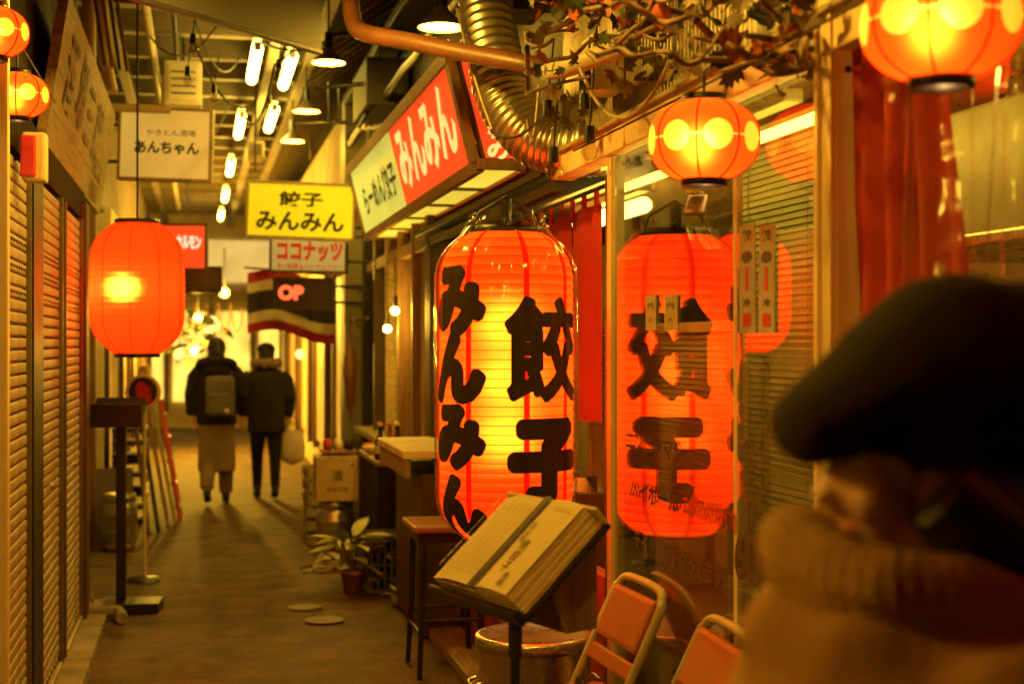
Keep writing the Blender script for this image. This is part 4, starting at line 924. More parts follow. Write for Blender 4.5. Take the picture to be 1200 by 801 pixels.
def wedge(th):
    a, b, c_, d_ = q0, q1, V((q1.x, q1.y, q1.z - .24)), V((q1.x - .09, q1.y - .05, q1.z - .24)); ex = Wn * -th
    return MB().add([a, b, c_, d_] + [p + ex for p in (a, b, c_, d_)], [(0, 1, 2, 3), (7, 6, 5, 4), (0, 4, 5, 1), (1, 5, 6, 2), (2, 6, 7, 3), (3, 7, 4, 0)])
obj('prop', wedge(.26), m_wood2, st)
bk = thing('menu_book', 'thick open menu book with yellowed pages and a dark ribbon on the stand', 'book', (0, 0, 0))
slab('page_block', .004, Wl * .60, 0, Ll, -T, -.026, m_pageedge, bk)
def page_curve(w0, w1, n0, n1, l0=0, l1=None):
    l1 = Ll if l1 is None else l1
    mb = MB()
    def fn(u, v): return V((w0 + (w1 - w0) * u, l0 + (l1 - l0) * v, n0 + (n1 - n0) * u + .010 * math.sin(math.pi * u)))
    mb.grid(fn, 10, 2); o = obj('page', mb, m_page, bk); m = BM.copy(); m.translation = A0; o.matrix_local = m; return o
page_curve(0, Wl * .57, -.022, -.006); page_curve(Wl * .57, Wl, -.006, .0)
page_curve(.004, Wl * .56, -.026, -.011, .003, Ll - .003)
for i in range(8):                                       # page gatherings of the thick right half
    slab('gathering', Wl * .60, Wl + .0035 * i - .002, .001 * (i % 2), Ll - .002 * (i % 3), -T + (7 - i) * .0073, -T + (7 - i) * .0073 + .0062, m_pageedge if i % 2 else m_page, bk, .0012)
slab('ribbon', Wl * .555, Wl * .625, -.004, Ll + .004, .004, .0065, m_strap, bk, .001)
slab('cover_edge', Wl * .0, Wl + .03, Ll, Ll + .012, -T, -.012, m_card, bk, .004)
rngp = random.Random(3)
def page_text(s, wv, lv, hw, hl, mm, turn=False):
    m = BM.copy(); o = lettering('lettering', s, .1, mm, bk, (0, 0, 0), (1, 0, 0), (0, 1, 0), .01, fit=(hw, hl)); m.translation = loc2(wv, lv, .0105 if wv > Wl * .6 else .004); o.matrix_local = m
m_faint = M('faint print', (.46, .36, .20), .85, var=.2, bump=0)
for k in range(7): page_text('\n'.join('餃子定食麦酒焼売'), Wl * (.07 + k * .068), Ll * .5, .010, Ll * .82, m_faint)
page_text('\n'.join('焼餃子'), Wl * .80, Ll * .36, .030, Ll * .36, m_inkbrown); page_text('\n'.join('麦酒'), Wl * .88, Ll * .12, .026, Ll * .14, m_inkbrown)
page_text('\n'.join('御品書'), Wl * .72, Ll * .62, .018, Ll * .24, m_inkbrown); page_text('御品書き', Wl * .86, Ll * .91, .07, .012, m_faint)
# --- folding chairs with orange pads (local front = -X)
def folding_chair(label, loc, rz):
    t = thing('folding_chair', label, 'chair', loc, rz, 'orange folding chairs by the window')
    hw = .205; top = V((.20, 0, .845)); low = V((-.19, 0, .015))
    def at(k, y): return V((low.x + (top.x - low.x) * k, y, low.z + (top.z - low.z) * k))
    path = [at(0, -hw), at(.5, -hw), at(.90, -hw), at(.965, -hw + .018), at(1, -hw + .075), at(1, hw - .075), at(.965, hw - .018), at(.90, hw), at(.5, hw), at(0, hw)]
    obj('back_frame', MB().tube(catmull(path, 5), .0145, 10), m_creamtube, t)
    dv = (top - low).normalized(); nv = V((-dv.z, 0, dv.x))
    rot = Matrix((( nv.x, 0, dv.x), (nv.y, 1, dv.y), (nv.z, 0, dv.z)))
    def padfn(bul):
        pass
    obj('back_pad', MB().bev(at(.868, 0) + nv * .0, (.040, hw * 2 - .045, .175), .017, rot), m_orange, t)
    obj('back_slat', MB().bev(at(.715, 0), (.020, hw * 2 - .03, .055), .009, rot), m_orange, t)
    obj('back_slat', MB().bev(at(.58, 0), (.014, hw * 2 - .03, .05), .006, rot), m_dark, t)
    obj('seat', MB().bev((-.06, 0, .475), (.40, .40, .050), .022), m_orange, t)
    obj('seat_pan', MB().bev((-.06, 0, .444), (.37, .37, .018), .006), m_dark, t)
    for s in (-1, 1):
        obj('rear_leg', MB().tube([(-.16, s * .185, .44), (.20, s * .185, .012)], .012, 10), m_creamtube, t)
        obj('foot_cap', MB().tube([(-.19, s * hw, .002), (-.186, s * hw, .03)], .018, 10), m_black, t)
    obj('crossbar', MB().tube([(.17, -.185, .05), (.17, .185, .05)], .009, 8), m_creamtube, t)
    return t
folding_chair('orange padded folding chair by the slim post, full seat showing', (1.165, 4.28, 0.0), R(3))
folding_chair('orange padded folding chair under the corner post end of the glass', (1.175, 3.56, 0.0), R(-2))
# --- steel drum with a lid
p = PD(628, 738, 4.95); p.x = 1.135
t = thing('steel_drum', 'squat stainless drum with a flat lid behind the menu stand', 'drum', (p.x, p.y, .062 if p.x > 1.2 else .0))
obj('body', MB().lathe([(0, .0), (.19, .0), (.195, .01), (.195, .22), (.199, .225), (.199, .235), (.195, .24), (.195, .555), (.200, .56)], 48), m_steel, t)
obj('lid', MB().lathe([(.19, .55), (.207, .552), (.208, .585), (.203, .592), (.19, .596), (.175, .588), (0, .590)], 48), m_steel, t)
for s in (-1, 1): obj('handle', MB().tube(catmull([(s * .196, -.05, .44), (s * .225, -.04, .43), (s * .225, .04, .43), (s * .196, .05, .44)], 5), .006, 8), m_steel, t)
# --- bar stool
t = thing('bar_stool', 'tall bar stool with brown lacquered seat and black legs at the counter', 'stool', (1.17, 6.88, 0))
obj('seat', MB().bev((0, 0, .715), (.37, .42, .032), .012), m_brownseat, t); obj('apron', MB().bev((0, 0, .672), (.32, .36, .05), .006), m_black, t)
for sx in (-1, 1):
    for sy in (-1, 1): obj('leg', MB().tube([(sx * .135, sy * .155, .67), (sx * .14, sy * .17, .35), (sx * .155, sy * .195, .004)], [.017, .016, .013], 10), m_black, t)
for sx in (-1, 1): obj('rung', MB().tube([(sx * .148, -.18, .22), (sx * .148, .18, .22)], .009, 8), m_black, t)
for sy in (-1, 1): obj('rung', MB().tube([(-.148, sy * .182, .28), (.148, sy * .182, .28)], .009, 8), m_black, t)
# --- counter
t = thing('counter', 'pale counter shelf jutting from the shop front beside the lantern', 'counter', (1.22, 8.15, 0))
obj('top', MB().bev((.02, 0, 1.00), (.36, 1.15, .045), .008), m_cream, t); obj('apron', MB().bev((-.13, 0, .93), (.03, 1.12, .11), .006), m_wood, t)
obj('front', MB().bev((.06, 0, .45), (.22, 1.05, .88), .01), m_dkwood, t)
# --- dark bar table with clutter, beyond
t = thing('bar_table', 'black draped bar table beside the keg and cardboard box', 'table', (1.27, 9.95, 0))
obj('top', MB().bev((0, 0, .80), (.27, 1.1, .035), .008), m_wood, t)
def drape(u, v):
    y = -.54 + 1.08 * u; return V((-.12 + .012 * math.sin(u * 30) * (1 - v), y, .05 + .73 * v))
obj('cloth', MB().grid(drape, 60, 4), m_dkcoat, t)
def drape2(u, v): 
    x = -.12 + .24 * u; return V((x, -.54 + .014 * math.sin(u * 18) * (1 - v), .05 + .73 * v))
obj('cloth', MB().grid(drape2, 30, 4), m_dkcoat, t)
for sx in (-1, 1):
    for sy in (-1, 1): obj('leg', MB().bev((sx * .10, sy * .5, .39), (.03, .03, .78), .004), m_black, t)
# bottles and bowls on the table
bprof = [(0, 0), (.033, 0), (.036, .01), (.036, .12), (.014, .17), (.013, .22), (.016, .223), (.016, .235), (0, .235)]
for i, (dx, dy, mm, lab) in enumerate(((-.16, -.40, m_black, 'dark sauce bottle at the table corner over the box'), (-.05, -.44, m_redp, 'red sauce bottle between two dark bottles'), (.06, -.38, m_black, 'dark sauce bottle beside the hanging jacket'),
                                   (-.12, -.18, m_cream, 'pale bottle in the middle of the bar table'), (.10, -.15, m_terra, 'terracotta coloured bottle at the back of the bar table'))):
    t = thing('bottle', lab, 'bottle', (1.27 + dx * .55, 9.95 + dy, .819), 0, 'bottles on the bar table')
    obj('body', MB().lathe(bprof, 16), mm, t); obj('label_band', MB().lathe([(.0368, .04), (.0368, .10)], 16), m_page, t); obj('cap', MB().lathe([(.0165, .222), (.0165, .242), (0, .243)], 12), m_redp if i % 2 else m_cream, t)
for i, (dx, dy, mm, lab) in enumerate(((-.02, -.30, m_terra, 'brown bowl among the sauce bottles'), (-.17, .05, m_cream, 'cream bowl past the pale bottle'), (-.1, .32, m_redp, 'red bowl at the counter end of the bar table'))):
    tag(obj('bowl', MB().lathe([(.0, .004), (.03, .004), (.055, .03), (.068, .06), (.064, .06), (.05, .03), (.0, .012)], 20), mm, None, (1.27 + dx * .55, 9.95 + dy, .8185)), lab, 'bowl', 'bowls on the bar table')
# --- keg with cardboard box on top
def keg(label, loc, sc=1.0, grp='steel beer kegs'):
    t = thing('beer_keg', label, 'keg', loc, random.random(), grp); k = sc
    obj('shell', MB().lathe([(0, .03), (.10, .03), (.135, .06), (.14, .10), (.143, .13), (.147, .14), (.143, .15), (.14, .19), (.143, .27), (.147, .28), (.143, .29), (.14, .33), (.13, .37), (.09, .39), (0, .392)], 36), m_keg, t)
    obj('chime', MB().lathe([(.118, 0), (.128, 0), (.134, .04), (.128, .07), (.118, .07), (.118, 0)], 36), m_keg, t)
    obj('chime', MB().lathe([(.116, .36), (.128, .36), (.132, .40), (.126, .435), (.116, .435), (.116, .36)], 36), m_keg, t)
    obj('valve', MB().lathe([(.03, .385), (.03, .41), (0, .412)], 14), m_black, t); return t
p = PG(396, 655); keg('dented steel beer keg under the cardboard box', (.985, p.y + .1, 0))
KB = V((.985, p.y + .1, .437))
t = thing('cardboard_box', 'pale printed cardboard box standing on the keg', 'box', KB)
obj('carton', MB().bev((0, 0, .16), (.31, .33, .32), .006), m_card, t); obj('tape', MB().bev((0, 0, .3205), (.05, .332, .003), .001), m_page, t)
for k in range(2): obj('flap', MB().bev((-.08 + .16 * k, 0, .327), (.145, .325, .006), .002, Matrix.Rotation(R(3 if k else -3), 3, 'Y')), m_card, t)
lettering('lettering', '酒', .1, m_inkbrown, t, (0, -.1675, .19), (1, 0, 0), (0, 0, 1), .01, fit=(.075, .075)); lettering('lettering', '取扱注意', .1, m_inkbrown, t, (0, -.1675, .09), (1, 0, 0), (0, 0, 1), 0, fit=(.16, .032)); lettering('lettering', '▲', .1, m_inkbrown, t, (.11, -.1675, .27), (1, 0, 0), (0, 0, 1), 0, fit=(.03, .03))
t = thing('wire_basket', 'shallow tray of jars on top of the cardboard box', 'tray', (KB.x + .02, KB.y, KB.z + .345))
obj('tray', MB().bev((0, 0, .012), (.26, .26, .02), .005), m_wood2, t)
for k in range(6): obj('jar', MB().lathe([(0, 0), (.026, 0), (.028, .055), (.02, .07), (.02, .08), (0, .08)], 14, (-.08 + .08 * (k % 3), -.06 + .12 * (k // 3), .023)), (m_redp, m_cream, m_black)[k % 3], t)
p = PG(392, 664)
mbb = MB().grid(lambda u, v: V(((.13 - .07 * v) * (1 + .3 * noise.noise(V((math.cos(6.283 * u) * 2, math.sin(6.283 * u) * 2, v * 3)))) * math.cos(6.283 * u), (.09 - .05 * v) * (1 + .3 * noise.noise(V((math.cos(6.283 * u) * 2, math.sin(6.283 * u) * 2, v * 3 + 5)))) * math.sin(6.283 * u), .13 * v)), 24, 8)
tag(obj('plastic_bag', mbb, m_whitecloth, None, (.90, p.y - .12, .004)), 'crumpled white plastic bag on the ground before the keg', 'bag')
for i in range(2):
    t = thing('wooden_crate', ('lower', 'upper')[i] + ' slatted wooden crate of the pair behind the keg and box', 'crate', (1.0, 11.55, i * .31), .06 * i, 'slatted wooden crates behind the keg')
    for z in (.04, .15, .26):
        for sy in (-1, 1): obj('slat', MB().bev((0, sy * .2, z), (.34, .014, .075), .003), m_wood, t)
        for sx in (-1, 1): obj('slat', MB().bev((sx * .17, 0, z), (.014, .386, .075), .003), m_wood, t)
    for sx in (-1, 1):
        for sy in (-1, 1): obj('corner', MB().bev((sx * .15, sy * .18, .15), (.025, .025, .30), .003), m_wood2, t)
    obj('base', MB().bev((0, 0, .008), (.32, .37, .012), .003), m_wood2, t)
# --- crate, pot plant
p = PG(458, 694)
t = thing('plastic_crate', 'black plastic bottle crate on the ground by the stool', 'crate', (1.17, p.y + .10, 0))
for z in (.02, .36): obj('rim', MB().bev((0, 0, z), (.28, .36, .03), .006), m_crate, t)
for k in range(6):
    for s in (-1, 1):
        obj('slat', MB().bev((-.11 + .044 * k, s * .17, .19), (.018, .012, .33), .003), m_crate, t)
        obj('slat', MB().bev((s * .13, -.15 + .06 * k, .19), (.012, .022, .33), .003), m_crate, t)
for z in (.11, .19, .27): obj('band', MB().bev((0, 0, z), (.262, .342, .014), .003), m_crate, t)
p = PG(428, 694); pp = (.955, p.y + .02, 0)
t = thing('potted_plant', 'pale leafy plant in a terracotta pot beside the crate', 'plant', pp)
obj('pot', MB().lathe([(0, 0), (.055, 0), (.075, .12), (.083, .12), (.083, .145), (.074, .145), (.068, .12), (0, .11)], 22), m_terra, t)
lf = MB().grid(lambda u, v: V(((u - .5) * .5 * math.sin(math.pi * min(1, v * 1.02)) ** .8, v, -.35 * v * v + .12 * abs(u - .5))), 4, 8).mesh('leaf'); lf.materials.append(m_leafpale)
for k in range(60):
    o = bpy.data.objects.new('leaf', lf); C.objects.link(o); o.parent = t; a = rngp.uniform(0, 6.28); sz = rngp.uniform(.13, .25)
    o.location = (-.03 + .08 * math.cos(a), -.02 + .06 * math.sin(a), .13 + rngp.uniform(0, .22)); o.scale = (sz * .8, sz, sz); o.rotation_euler = (rngp.uniform(-.1, .9), rngp.uniform(-.3, .3), a - 1.57)
for k in range(5): obj('stem', MB().tube([(0, 0, .12), (rngp.uniform(-.08, .06), rngp.uniform(-.06, .06), .33)], .005, 6), m_stem, t)
p = PG(468, 708)
t = thing('potted_sprout', 'small white sprouting pot beside the stool legs', 'plant', (p.x, p.y, 0)); obj('pot', MB().lathe([(0, 0), (.045, 0), (.055, .06), (.05, .06), (0, .05)], 18), m_conc, t)
for k in range(9):
    o = bpy.data.objects.new('leaf', lf); C.objects.link(o); o.parent = t; a = k * .7; o.location = (0, 0, .05); o.scale = (.06, .11, .1); o.rotation_euler = (rngp.uniform(.3, 1.0), 0, a)
# --- hanging jacket / umbrella by the pillar, bulbs in the timber window
p = PX(404, 452, 1.25)
t = thing('hanging_umbrella', 'folded brown umbrella hanging beside the pillar over the bottles', 'umbrella', (1.22, 11.9, 1.02))
obj('canopy', MB().lathe([(.01, .0), (.035, .08), (.06, .34), (.05, .50), (.015, .56), (.012, .6)], 12), m_pipe, t); obj('handle', MB().tube(catmull([(0, 0, .6), (0, 0, .72), (.03, 0, .77), (.07, 0, .74), (.07, 0, .70)], 5), .010, 8), m_dkwood, t); obj('tip', MB().tube([(0, 0, -.06), (0, 0, .01)], .006, 6), m_dark, t)
tag(obj('wall_rail', MB().tube([(1.29, 11.2, 1.80), (1.29, 12.6, 1.80)], .012, 8), m_dark), 'black rail on the bar front where the umbrella hangs', 'rail')
for px, py, lab in ((463, 364, 'upper bare bulb glowing in front of the timber window'), (454, 385, 'lower bare bulb glowing in front of the timber window')):
    p = PX(px, py, 1.33); t = thing('bare_bulb', lab, 'bulb', (p.x, p.y, p.z), 0, 'bare bulbs at the timber window')
    obj('bulb', MB().ball((0, 0, 0), .030, 14, 10), m_bulb, t); obj('socket', MB().tube([(0, 0, .026), (0, 0, .10)], .018, 10), m_black, t); obj('cord', MB().tube([(0, 0, .09), (0, 0, 2.2 - p.z)], .004, 6), m_wire, t)
    bulb_light('bulb_light', t, (-.06, 0, 0), 18, AMBER, .03)
# ================================================================== LEFT SIDE THINGS
p = PG(155, 718)
t = thing('menu_board_stand', 'black steel menu stand with a flat board and heavy foot', 'stand', (p.x, p.y + .12, 0), -TH * .5)
obj('foot', MB().bev((.0, 0, .028), (.33, .26, .056), .006), m_black, t); obj('pole', MB().bev((-.07, 0, .60), (.058, .04, 1.10), .005), m_black, t)
obj('board', MB().bev((-.08, 0, 1.20), (.30, .24, .012), .003, Matrix.Rotation(R(34), 3, 'X')), m_black, t); obj('board_rim', MB().bev((-.08, -.11, 1.17), (.30, .03, .14), .004), m_black, t)
# white drain hose
pts_ = catmull([PG(97, 700, .10) , PG(103, 712, .06), PG(122, 716, .045), PG(138, 716, .045), PG(143, 724, .03)], 10)
pts_[0].x = max(pts_[0].x, XL + .05)
tag(obj('drain_hose', MB().tube(pts_, [.032 + .004 * (i % 2) for i in range(len(pts_))], 14), m_conc), 'grey corrugated drain hose bending along the shutter foot', 'hose')
tag(obj('rag', MB().ball(PG(112, 712, .03) + V((.08, .2, 0)), (.09, .06, .028), 14, 8), m_conc), 'grey crumpled rag behind the drain hose', 'rag')
p = PG(138, 646); keg('steel beer keg against the grey board by the shutters', (max(p.x, -.68), p.y + .12, 0))
tag(obj('grey_board', MB().bev((-.70, 11.80, .30), (.34, .03, .60), .004, Matrix.Rotation(R(-7), 3, 'X')), m_grey), 'square grey board standing behind the keg', 'board')
# boards and a red ladder leaning on the wall
for i, (px0, py0, px1, py1, mm, lab, wd) in enumerate(((174, 628, 157, 478, m_dkwood, 'dark plank leaning in the stack, flat against the wall side', .09), (186, 626, 163, 470, m_dark, 'black plank leaning in the stack, next to the wall plank', .09),
                                               (198, 622, 170, 462, m_wood2, 'brown plank leaning in the stack, before the ladder', .06), (206, 618, 176, 455, m_wood, 'pale plank leaning in the stack beside the red ladder', .035))):
    a = PG(px0, py0, .0); b = a.copy(); c_ = PD(px1, py1, a.y * CT + a.x * ST + .25); 
    dirn = (c_ - a).normalized(); a = a + V((0, 0, .02))
    m = frame_mat((a + c_) / 2, dirn.cross(V((0, 1, 0))).cross(dirn) if False else V((0, 1, 0)).cross(dirn), dirn)
    o = obj('leaning_plank', MB().bev((0, 0, 0), (.03, (c_ - a).length, .16 - .02 * i), .004), mm); o.matrix_world = m; tag(o, lab, 'plank', 'planks leaning on the lantern side wall')
a0, a1 = PG(214, 612), PD(190, 470, 13.0)
t = thing('red_stepladder', 'red wooden stepladder leaning past the planks', 'ladder', a0); d = a1 - a0
for s in (0, 1): obj('stile', MB().tube([V((-.02, .36 * s, .02)), d + V((-.02, .36 * s + .05, 0))], .020, 8), m_redp, t)
for k in range(5): q = d * (.12 + .19 * k); obj('rung', MB().bev(q + V((-.02, .20, 0)), (.06, .36, .025), .004), m_redp if k % 2 else m_wood, t)
# stacked drink crates beyond
for i in range(3):
    t = thing('drink_crate', ('lowest', 'middle', 'top')[i] + ' dark drink crate of the stack past the red ladder', 'crate', (-.62, 13.3, i * .285), 0, 'stacked drink crates')
    for z in (.02, .14, .255): obj('band', MB().bev((0, 0, z), (.30, .40, .04), .006), m_dark if z != .14 else m_dkwood, t)
    for sx in (-1, 1):
        for sy in (-1, 1): obj('corner', MB().bev((sx * .135, sy * .185, .14), (.02, .02, .26), .003), m_dark, t)
# far bulbs and globes
gi = 0
for px, py, zc, r_, lab in ((210, 415, 19, .075, 'globe lamp glowing at a far shop, lower left of three'), (229, 411, 21, .085, 'globe lamp glowing at a far shop, brightest of three'), (247, 380, 22, .13, 'large pale globe lamp among far greenery'),
                        (263, 343, 18, .065, 'single bulb glowing beside the dark sign board'), (352, 415, 17, .06, 'bulb glowing by the far pillar'), (232, 372, 20, .06, 'small bulb in the far greenery')):
    p = PD(px, py, zc); t = thing('globe_lamp', lab, 'lamp', p, 0, 'globe lamps at the far shops')
    obj('globe', MB().ball((0, 0, 0), r_, 16, 12), GLOW('globe glass %d' % gi, (1.0, .74, .22), 1.4 + .5 * (gi % 3), .02), t); gi += 1
    obj('stem', MB().tube([(0, 0, r_), (0, 0, r_ + .5)], .010, 6), m_dark, t)
    if gi in (2, 4, 6): bulb_light('globe_light', t, (0, -r_ - .1, 0), 300, AMBER, .08)
# far greenery
lfd = lf.copy(); lfd.materials.clear(); lfd.materials.append(m_leaf)
gv = thing('hanging_greenery', 'dark hanging greenery around the far globe lamps', 'plant', (0, 0, 0))
for k in range(45):
    q = PD(rngp.uniform(205, 262), rngp.uniform(360, 425), rngp.uniform(20, 22)); o = bpy.data.objects.new('leaf', lfd); C.objects.link(o); o.parent = gv; o.location = q; sz = rngp.uniform(.14, .3); o.scale = (sz, sz, sz); o.rotation_euler = (rngp.uniform(-1, 1), rngp.uniform(-1, 1), rngp.uniform(0, 6))
for k in range(6): obj('stem', MB().tube(sag(PD(200 + k * 14, 355, 21), PD(215 + k * 14, 360, 21), .4), .012, 5), m_stem, gv)
# ================================================================== PEOPLE
def hand(mb, c, down, fwd, side, k=1.0):                 # relaxed hand: palm, four curled fingers, thumb
    c, down, fwd, side = V(c), V(down), V(fwd), V(side)
    mb.tube([c - down * .01, c + down * .045, c + down * .085], [.022 * k, .030 * k, .027 * k], 8)
    for i, ln in enumerate((.062, .072, .068, .052)):
        b = c + down * .08 + side * (.0) + fwd * (.024 - .016 * i)
        mb.tube([b, b + down * ln * .5 + side * .006, b + down * ln + side * .022], [.0095, .009, .007], 6)
    b = c + down * .025 + fwd * .026
    mb.tube([b, b + down * .03 + fwd * .018, b + down * .065 + fwd * .020], [.011, .010, .008], 6)
def walker(label, loc, H, rz, top_m, leg_m, wide, stride, hood):
    k = H / 1.68; t = thing('person', label, 'person', loc, rz)
    S = lambda x, y, z: V((x * k, y * k, z * k))
    fl, fr = stride                                        # (y, z) of left and right ankle
    body = MB()
    body.ball(S(0, .02, 1.555), (.078 * k, .095 * k, .108 * k)); body.ball(S(0, .05, 1.50), (.055 * k, .06 * k, .07 * k)); body.tube([S(0, 0, 1.36), S(0, .012, 1.50)], .052 * k, 12)
    body.tube([S(0, .105, 1.545), S(0, .125, 1.52)], [.010, .014], 8)            # nose
    for sx in (-1, 1): body.ball(S(sx * .080, .015, 1.545), (.012, .022, .030), 8, 6)
    body.loft([(S(0, 0, .84), .15 * k, .11 * k), (S(0, 0, 1.0), .14 * k, .10 * k), (S(0, 0, 1.25), .17 * k, .11 * k), (S(0, 0, 1.38), .12 * k, .08 * k), (S(0, 0, 1.42), .06 * k, .06 * k)])
    for sx, (ay, az) in ((-1, fl), (1, fr)):
        body.tube([S(sx * .085, 0, .88), S(sx * .09, ay * .5 + .03, .47 + az * .3), S(sx * .085, ay, .08 + az)], [.085 * k, .058 * k, .038 * k], 12)
        sh_, el, wr = S(sx * .185, 0, 1.36), S(sx * .245, -.03, 1.10), S(sx * .24, .06 + .05 * sx, .88)
        body.tube([sh_, el, wr], [.05 * k, .042 * k, .030 * k], 10); hand(body, wr, (0, .12, -.99), (0, .99, .12), (-sx, 0, 0))
    obj('body', fuse(body, .010, 3), m_skin, t)
    ct = MB(); ct.loft([(S(0, 0, .80 if wide else .72), .205 * k, .155 * k), (S(0, -.01, .95), .20 * k, .15 * k), (S(0, -.01, 1.15), .21 * k, .145 * k), (S(0, -.01, 1.30), .215 * k, .135 * k), (S(0, -.005, 1.385), .16 * k, .11 * k), (S(0, 0, 1.435), .085 * k, .085 * k)], 22)
    for sx in (-1, 1): ct.tube([S(sx * .16, 0, 1.35), S(sx * .215, -.01, 1.28), S(sx * .255, -.03, 1.10), S(sx * .25, .05 + .05 * sx, .90)], [.075 * k, .078 * k, .066 * k, .055 * k], 14)
    obj('coat', fuse(ct, .014, 4), top_m, t)
    lg = MB()
    if wide: lg.loft([(S(0, .01, .33), .19 * k, .17 * k), (S(0, .0, .60), .185 * k, .155 * k), (S(0, 0, .90), .16 * k, .125 * k)], 20)
    for sx, (ay, az) in ((-1, fl), (1, fr)):
        lg.tube([S(sx * .085, 0, .90), S(sx * .09, ay * .5 + .03, .47 + az * .3), S(sx * .085, ay, .10 + az)], [.105 * k, (.085 if wide else .068) * k, (.07 if wide else .05) * k], 14)
    obj('trousers', fuse(lg, .014, 4), leg_m, t)
    for sx, (ay, az) in ((-1, fl), (1, fr)):
        sb = MB(); tilt = Matrix.Rotation(R(-60 * min(1, az * 6)), 3, 'X')
        for c_, r_ in (((0, -.02, .05), (.042, .06, .05)), ((0, .09, .032), (.044, .085, .033)), ((0, -.02, .10), (.045, .05, .05))): sb.ball(S(sx * .085, ay, az) + tilt @ V(c_), r_, 12, 8)
        obj('shoe', fuse(sb, .010, 2), m_shoe, t)
    hr = MB(); hr.ball(S(0, -.012, 1.575), (.093 * k, .102 * k, .110 * k)); hr.ball(S(0, -.05, 1.50), (.085 * k, .07 * k, .10 * k))
    if hood == 'hair':
        hr.ball(S(0, -.09, 1.60), (.045, .05, .05)); hr.tube([S(0, -.10, 1.6), S(.02, -.14, 1.52), S(.03, -.14, 1.44)], [.035, .03, .012], 10)
        obj('hair', fuse(hr, .010, 3), m_hair, t)
        hd = MB(); hd.tube([S(.17 * math.cos(a * math.pi / 8), -.055 + .12 * math.sin(a * math.pi / 8), 1.40 - .05 * math.sin(a * math.pi / 8)) for a in range(17)], .045, 10); hd.ball(S(0, -.14, 1.36), (.13, .06, .10)); obj('hood', fuse(hd, .012, 4), top_m, t)
    else:
        obj('hair', fuse(hr, .010, 3), m_hair, t)
        cp = MB(); cp.ball(S(0, 0, 1.615), (.10 * k, .112 * k, .075 * k)); cp.ball(S(0, .10, 1.59), (.07, .07, .014)); obj('cap', fuse(cp, .010, 3), m_dkcoat, t)
        fc = MB(); fc.tube([S(.125 * math.cos(a * math.pi / 12), -.005 + .115 * math.sin(a * math.pi / 12), 1.465 + .012 * math.sin(a * 2.1)) for a in range(25)], [.048 + .006 * math.sin(a * 2.7) for a in range(25)], 12); obj('fur_collar', fuse(fc, .009, 2), m_beige, t)
    return t
p1 = PG(254, 590); w1 = walker('person walking away in dark hooded jacket and wide beige trousers with backpack', p1, 1.66, -.05, m_dkcoat, m_beige, True, ((-.20, .07), (.14, .0)), 'hair')
p2 = PG(312, 584); w2 = walker('person walking away in long dark coat, cap and pale fur collar', p2, 1.60, .03, M('charcoal coat', (.028, .025, .019), .85, var=.3, spec=.1), m_dkcoat, False, ((.16, .0), (-.14, .03)), 'cap')
bp = thing('backpack', 'grey backpack worn over the dark hooded jacket', 'backpack', (p1.x + .03, p1.y - .225, .88), -.05)
obj('pack', MB().bev((0, 0, .20), (.28, .15, .40), .05), m_grey, bp); obj('pocket', MB().bev((0, -.085, .13), (.22, .05, .20), .02), m_grey, bp); obj('badge', MB().ball((.07, -.112, .06), (.025, .008, .025), 12, 8), m_page, bp)
for s in (-1, 1): obj('strap', MB().tube(catmull([(s * .09, .06, .39), (s * .10, .13, .47), (s * .11, .22, .50), (s * .12, .33, .40)], 4), .014, 6), m_black, bp)
tb_ = thing('tote_bag', 'pale grey tote bag held beside the long dark coat', 'bag', (p2.x + .27, p2.y + .02, .34))
obj('sack', MB().grid(lambda u, v: V(((.10 + .03 * math.sin(math.pi * v)) * math.cos(6.283 * u) * (1.0 if v > .02 else .1), (.06 + .03 * math.sin(math.pi * v)) * math.sin(6.283 * u) * (1.0 if v > .02 else .1), .36 * v)), 20, 8), m_whitecloth, tb_)
for s in (-1, 1): obj('strap', MB().tube(catmull([(-.07, s * .02, .35), (-.05, s * .01, .46), (.0, 0, .50), (.05, s * .01, .46), (.07, s * .02, .35)], 4), .008, 6), m_grey, tb_)

# --- person in a beret close to the camera, seen from the side, facing across the alley
ZM = 1.5; o_ = PD(1095, 402, ZM); KP = ZM / F
mp_ = thing('person', 'person close up in black beret, mustard knit scarf and tan wool coat', 'person', (o_.x, o_.y, 0), -TH + R(8))
def Q(px, py, y=0.0): return V(((px - 1095) * KP, y, EYE + (YH - py) * KP))
hb = MB()
hb.ball((.0, 0, 1.50), (.100, .078, .105), 20, 14); hb.ball((-.055, 0, 1.455), (.062, .060, .062)); hb.ball((-.055, 0, 1.40), (.045, .045, .04))
hb.tube([(-.092, 0, 1.49), (-.110, 0, 1.462), (-.122, 0, 1.443), (-.100, 0, 1.432)], [.010, .013, .016, .014], 10)
for sy in (-1, 1): hb.ball((-.075, sy * .035, 1.445), (.030, .026, .028)); hb.ball((.012, sy * .080, 1.462), (.022, .010, .034)); hb.ball((-.088, sy * .032, 1.492), (.014, .018, .010))
hb.ball((.0, 0, 1.40), (.075, .07, .06)); hb.tube([(.035, 0, 1.46), (.035, 0, 1.36), (.03, 0, 1.25)], [.062, .060, .075], 16)
hb.loft([((.0, 0, .85), .12, .16), ((0, 0, 1.05), .13, .17), ((.01, 0, 1.22), .12, .19), ((.02, 0, 1.31), .09, .12)])
for sy in (-1, 1): hb.tube([(.01, sy * .085, .90), (.01, sy * .09, .47), (.02, sy * .09, .09)], [.085, .058, .042], 12)
for sy in (-1, 1):
    hb.tube([(.02, sy * .19, 1.25), (.03, sy * .25, 1.02), (-.06, sy * .22, .82)], [.05, .044, .032], 10); hand(hb, (-.06, sy * .22, .82), (-.3, 0, -.95), (-.95, 0, .3), (0, -sy, 0))
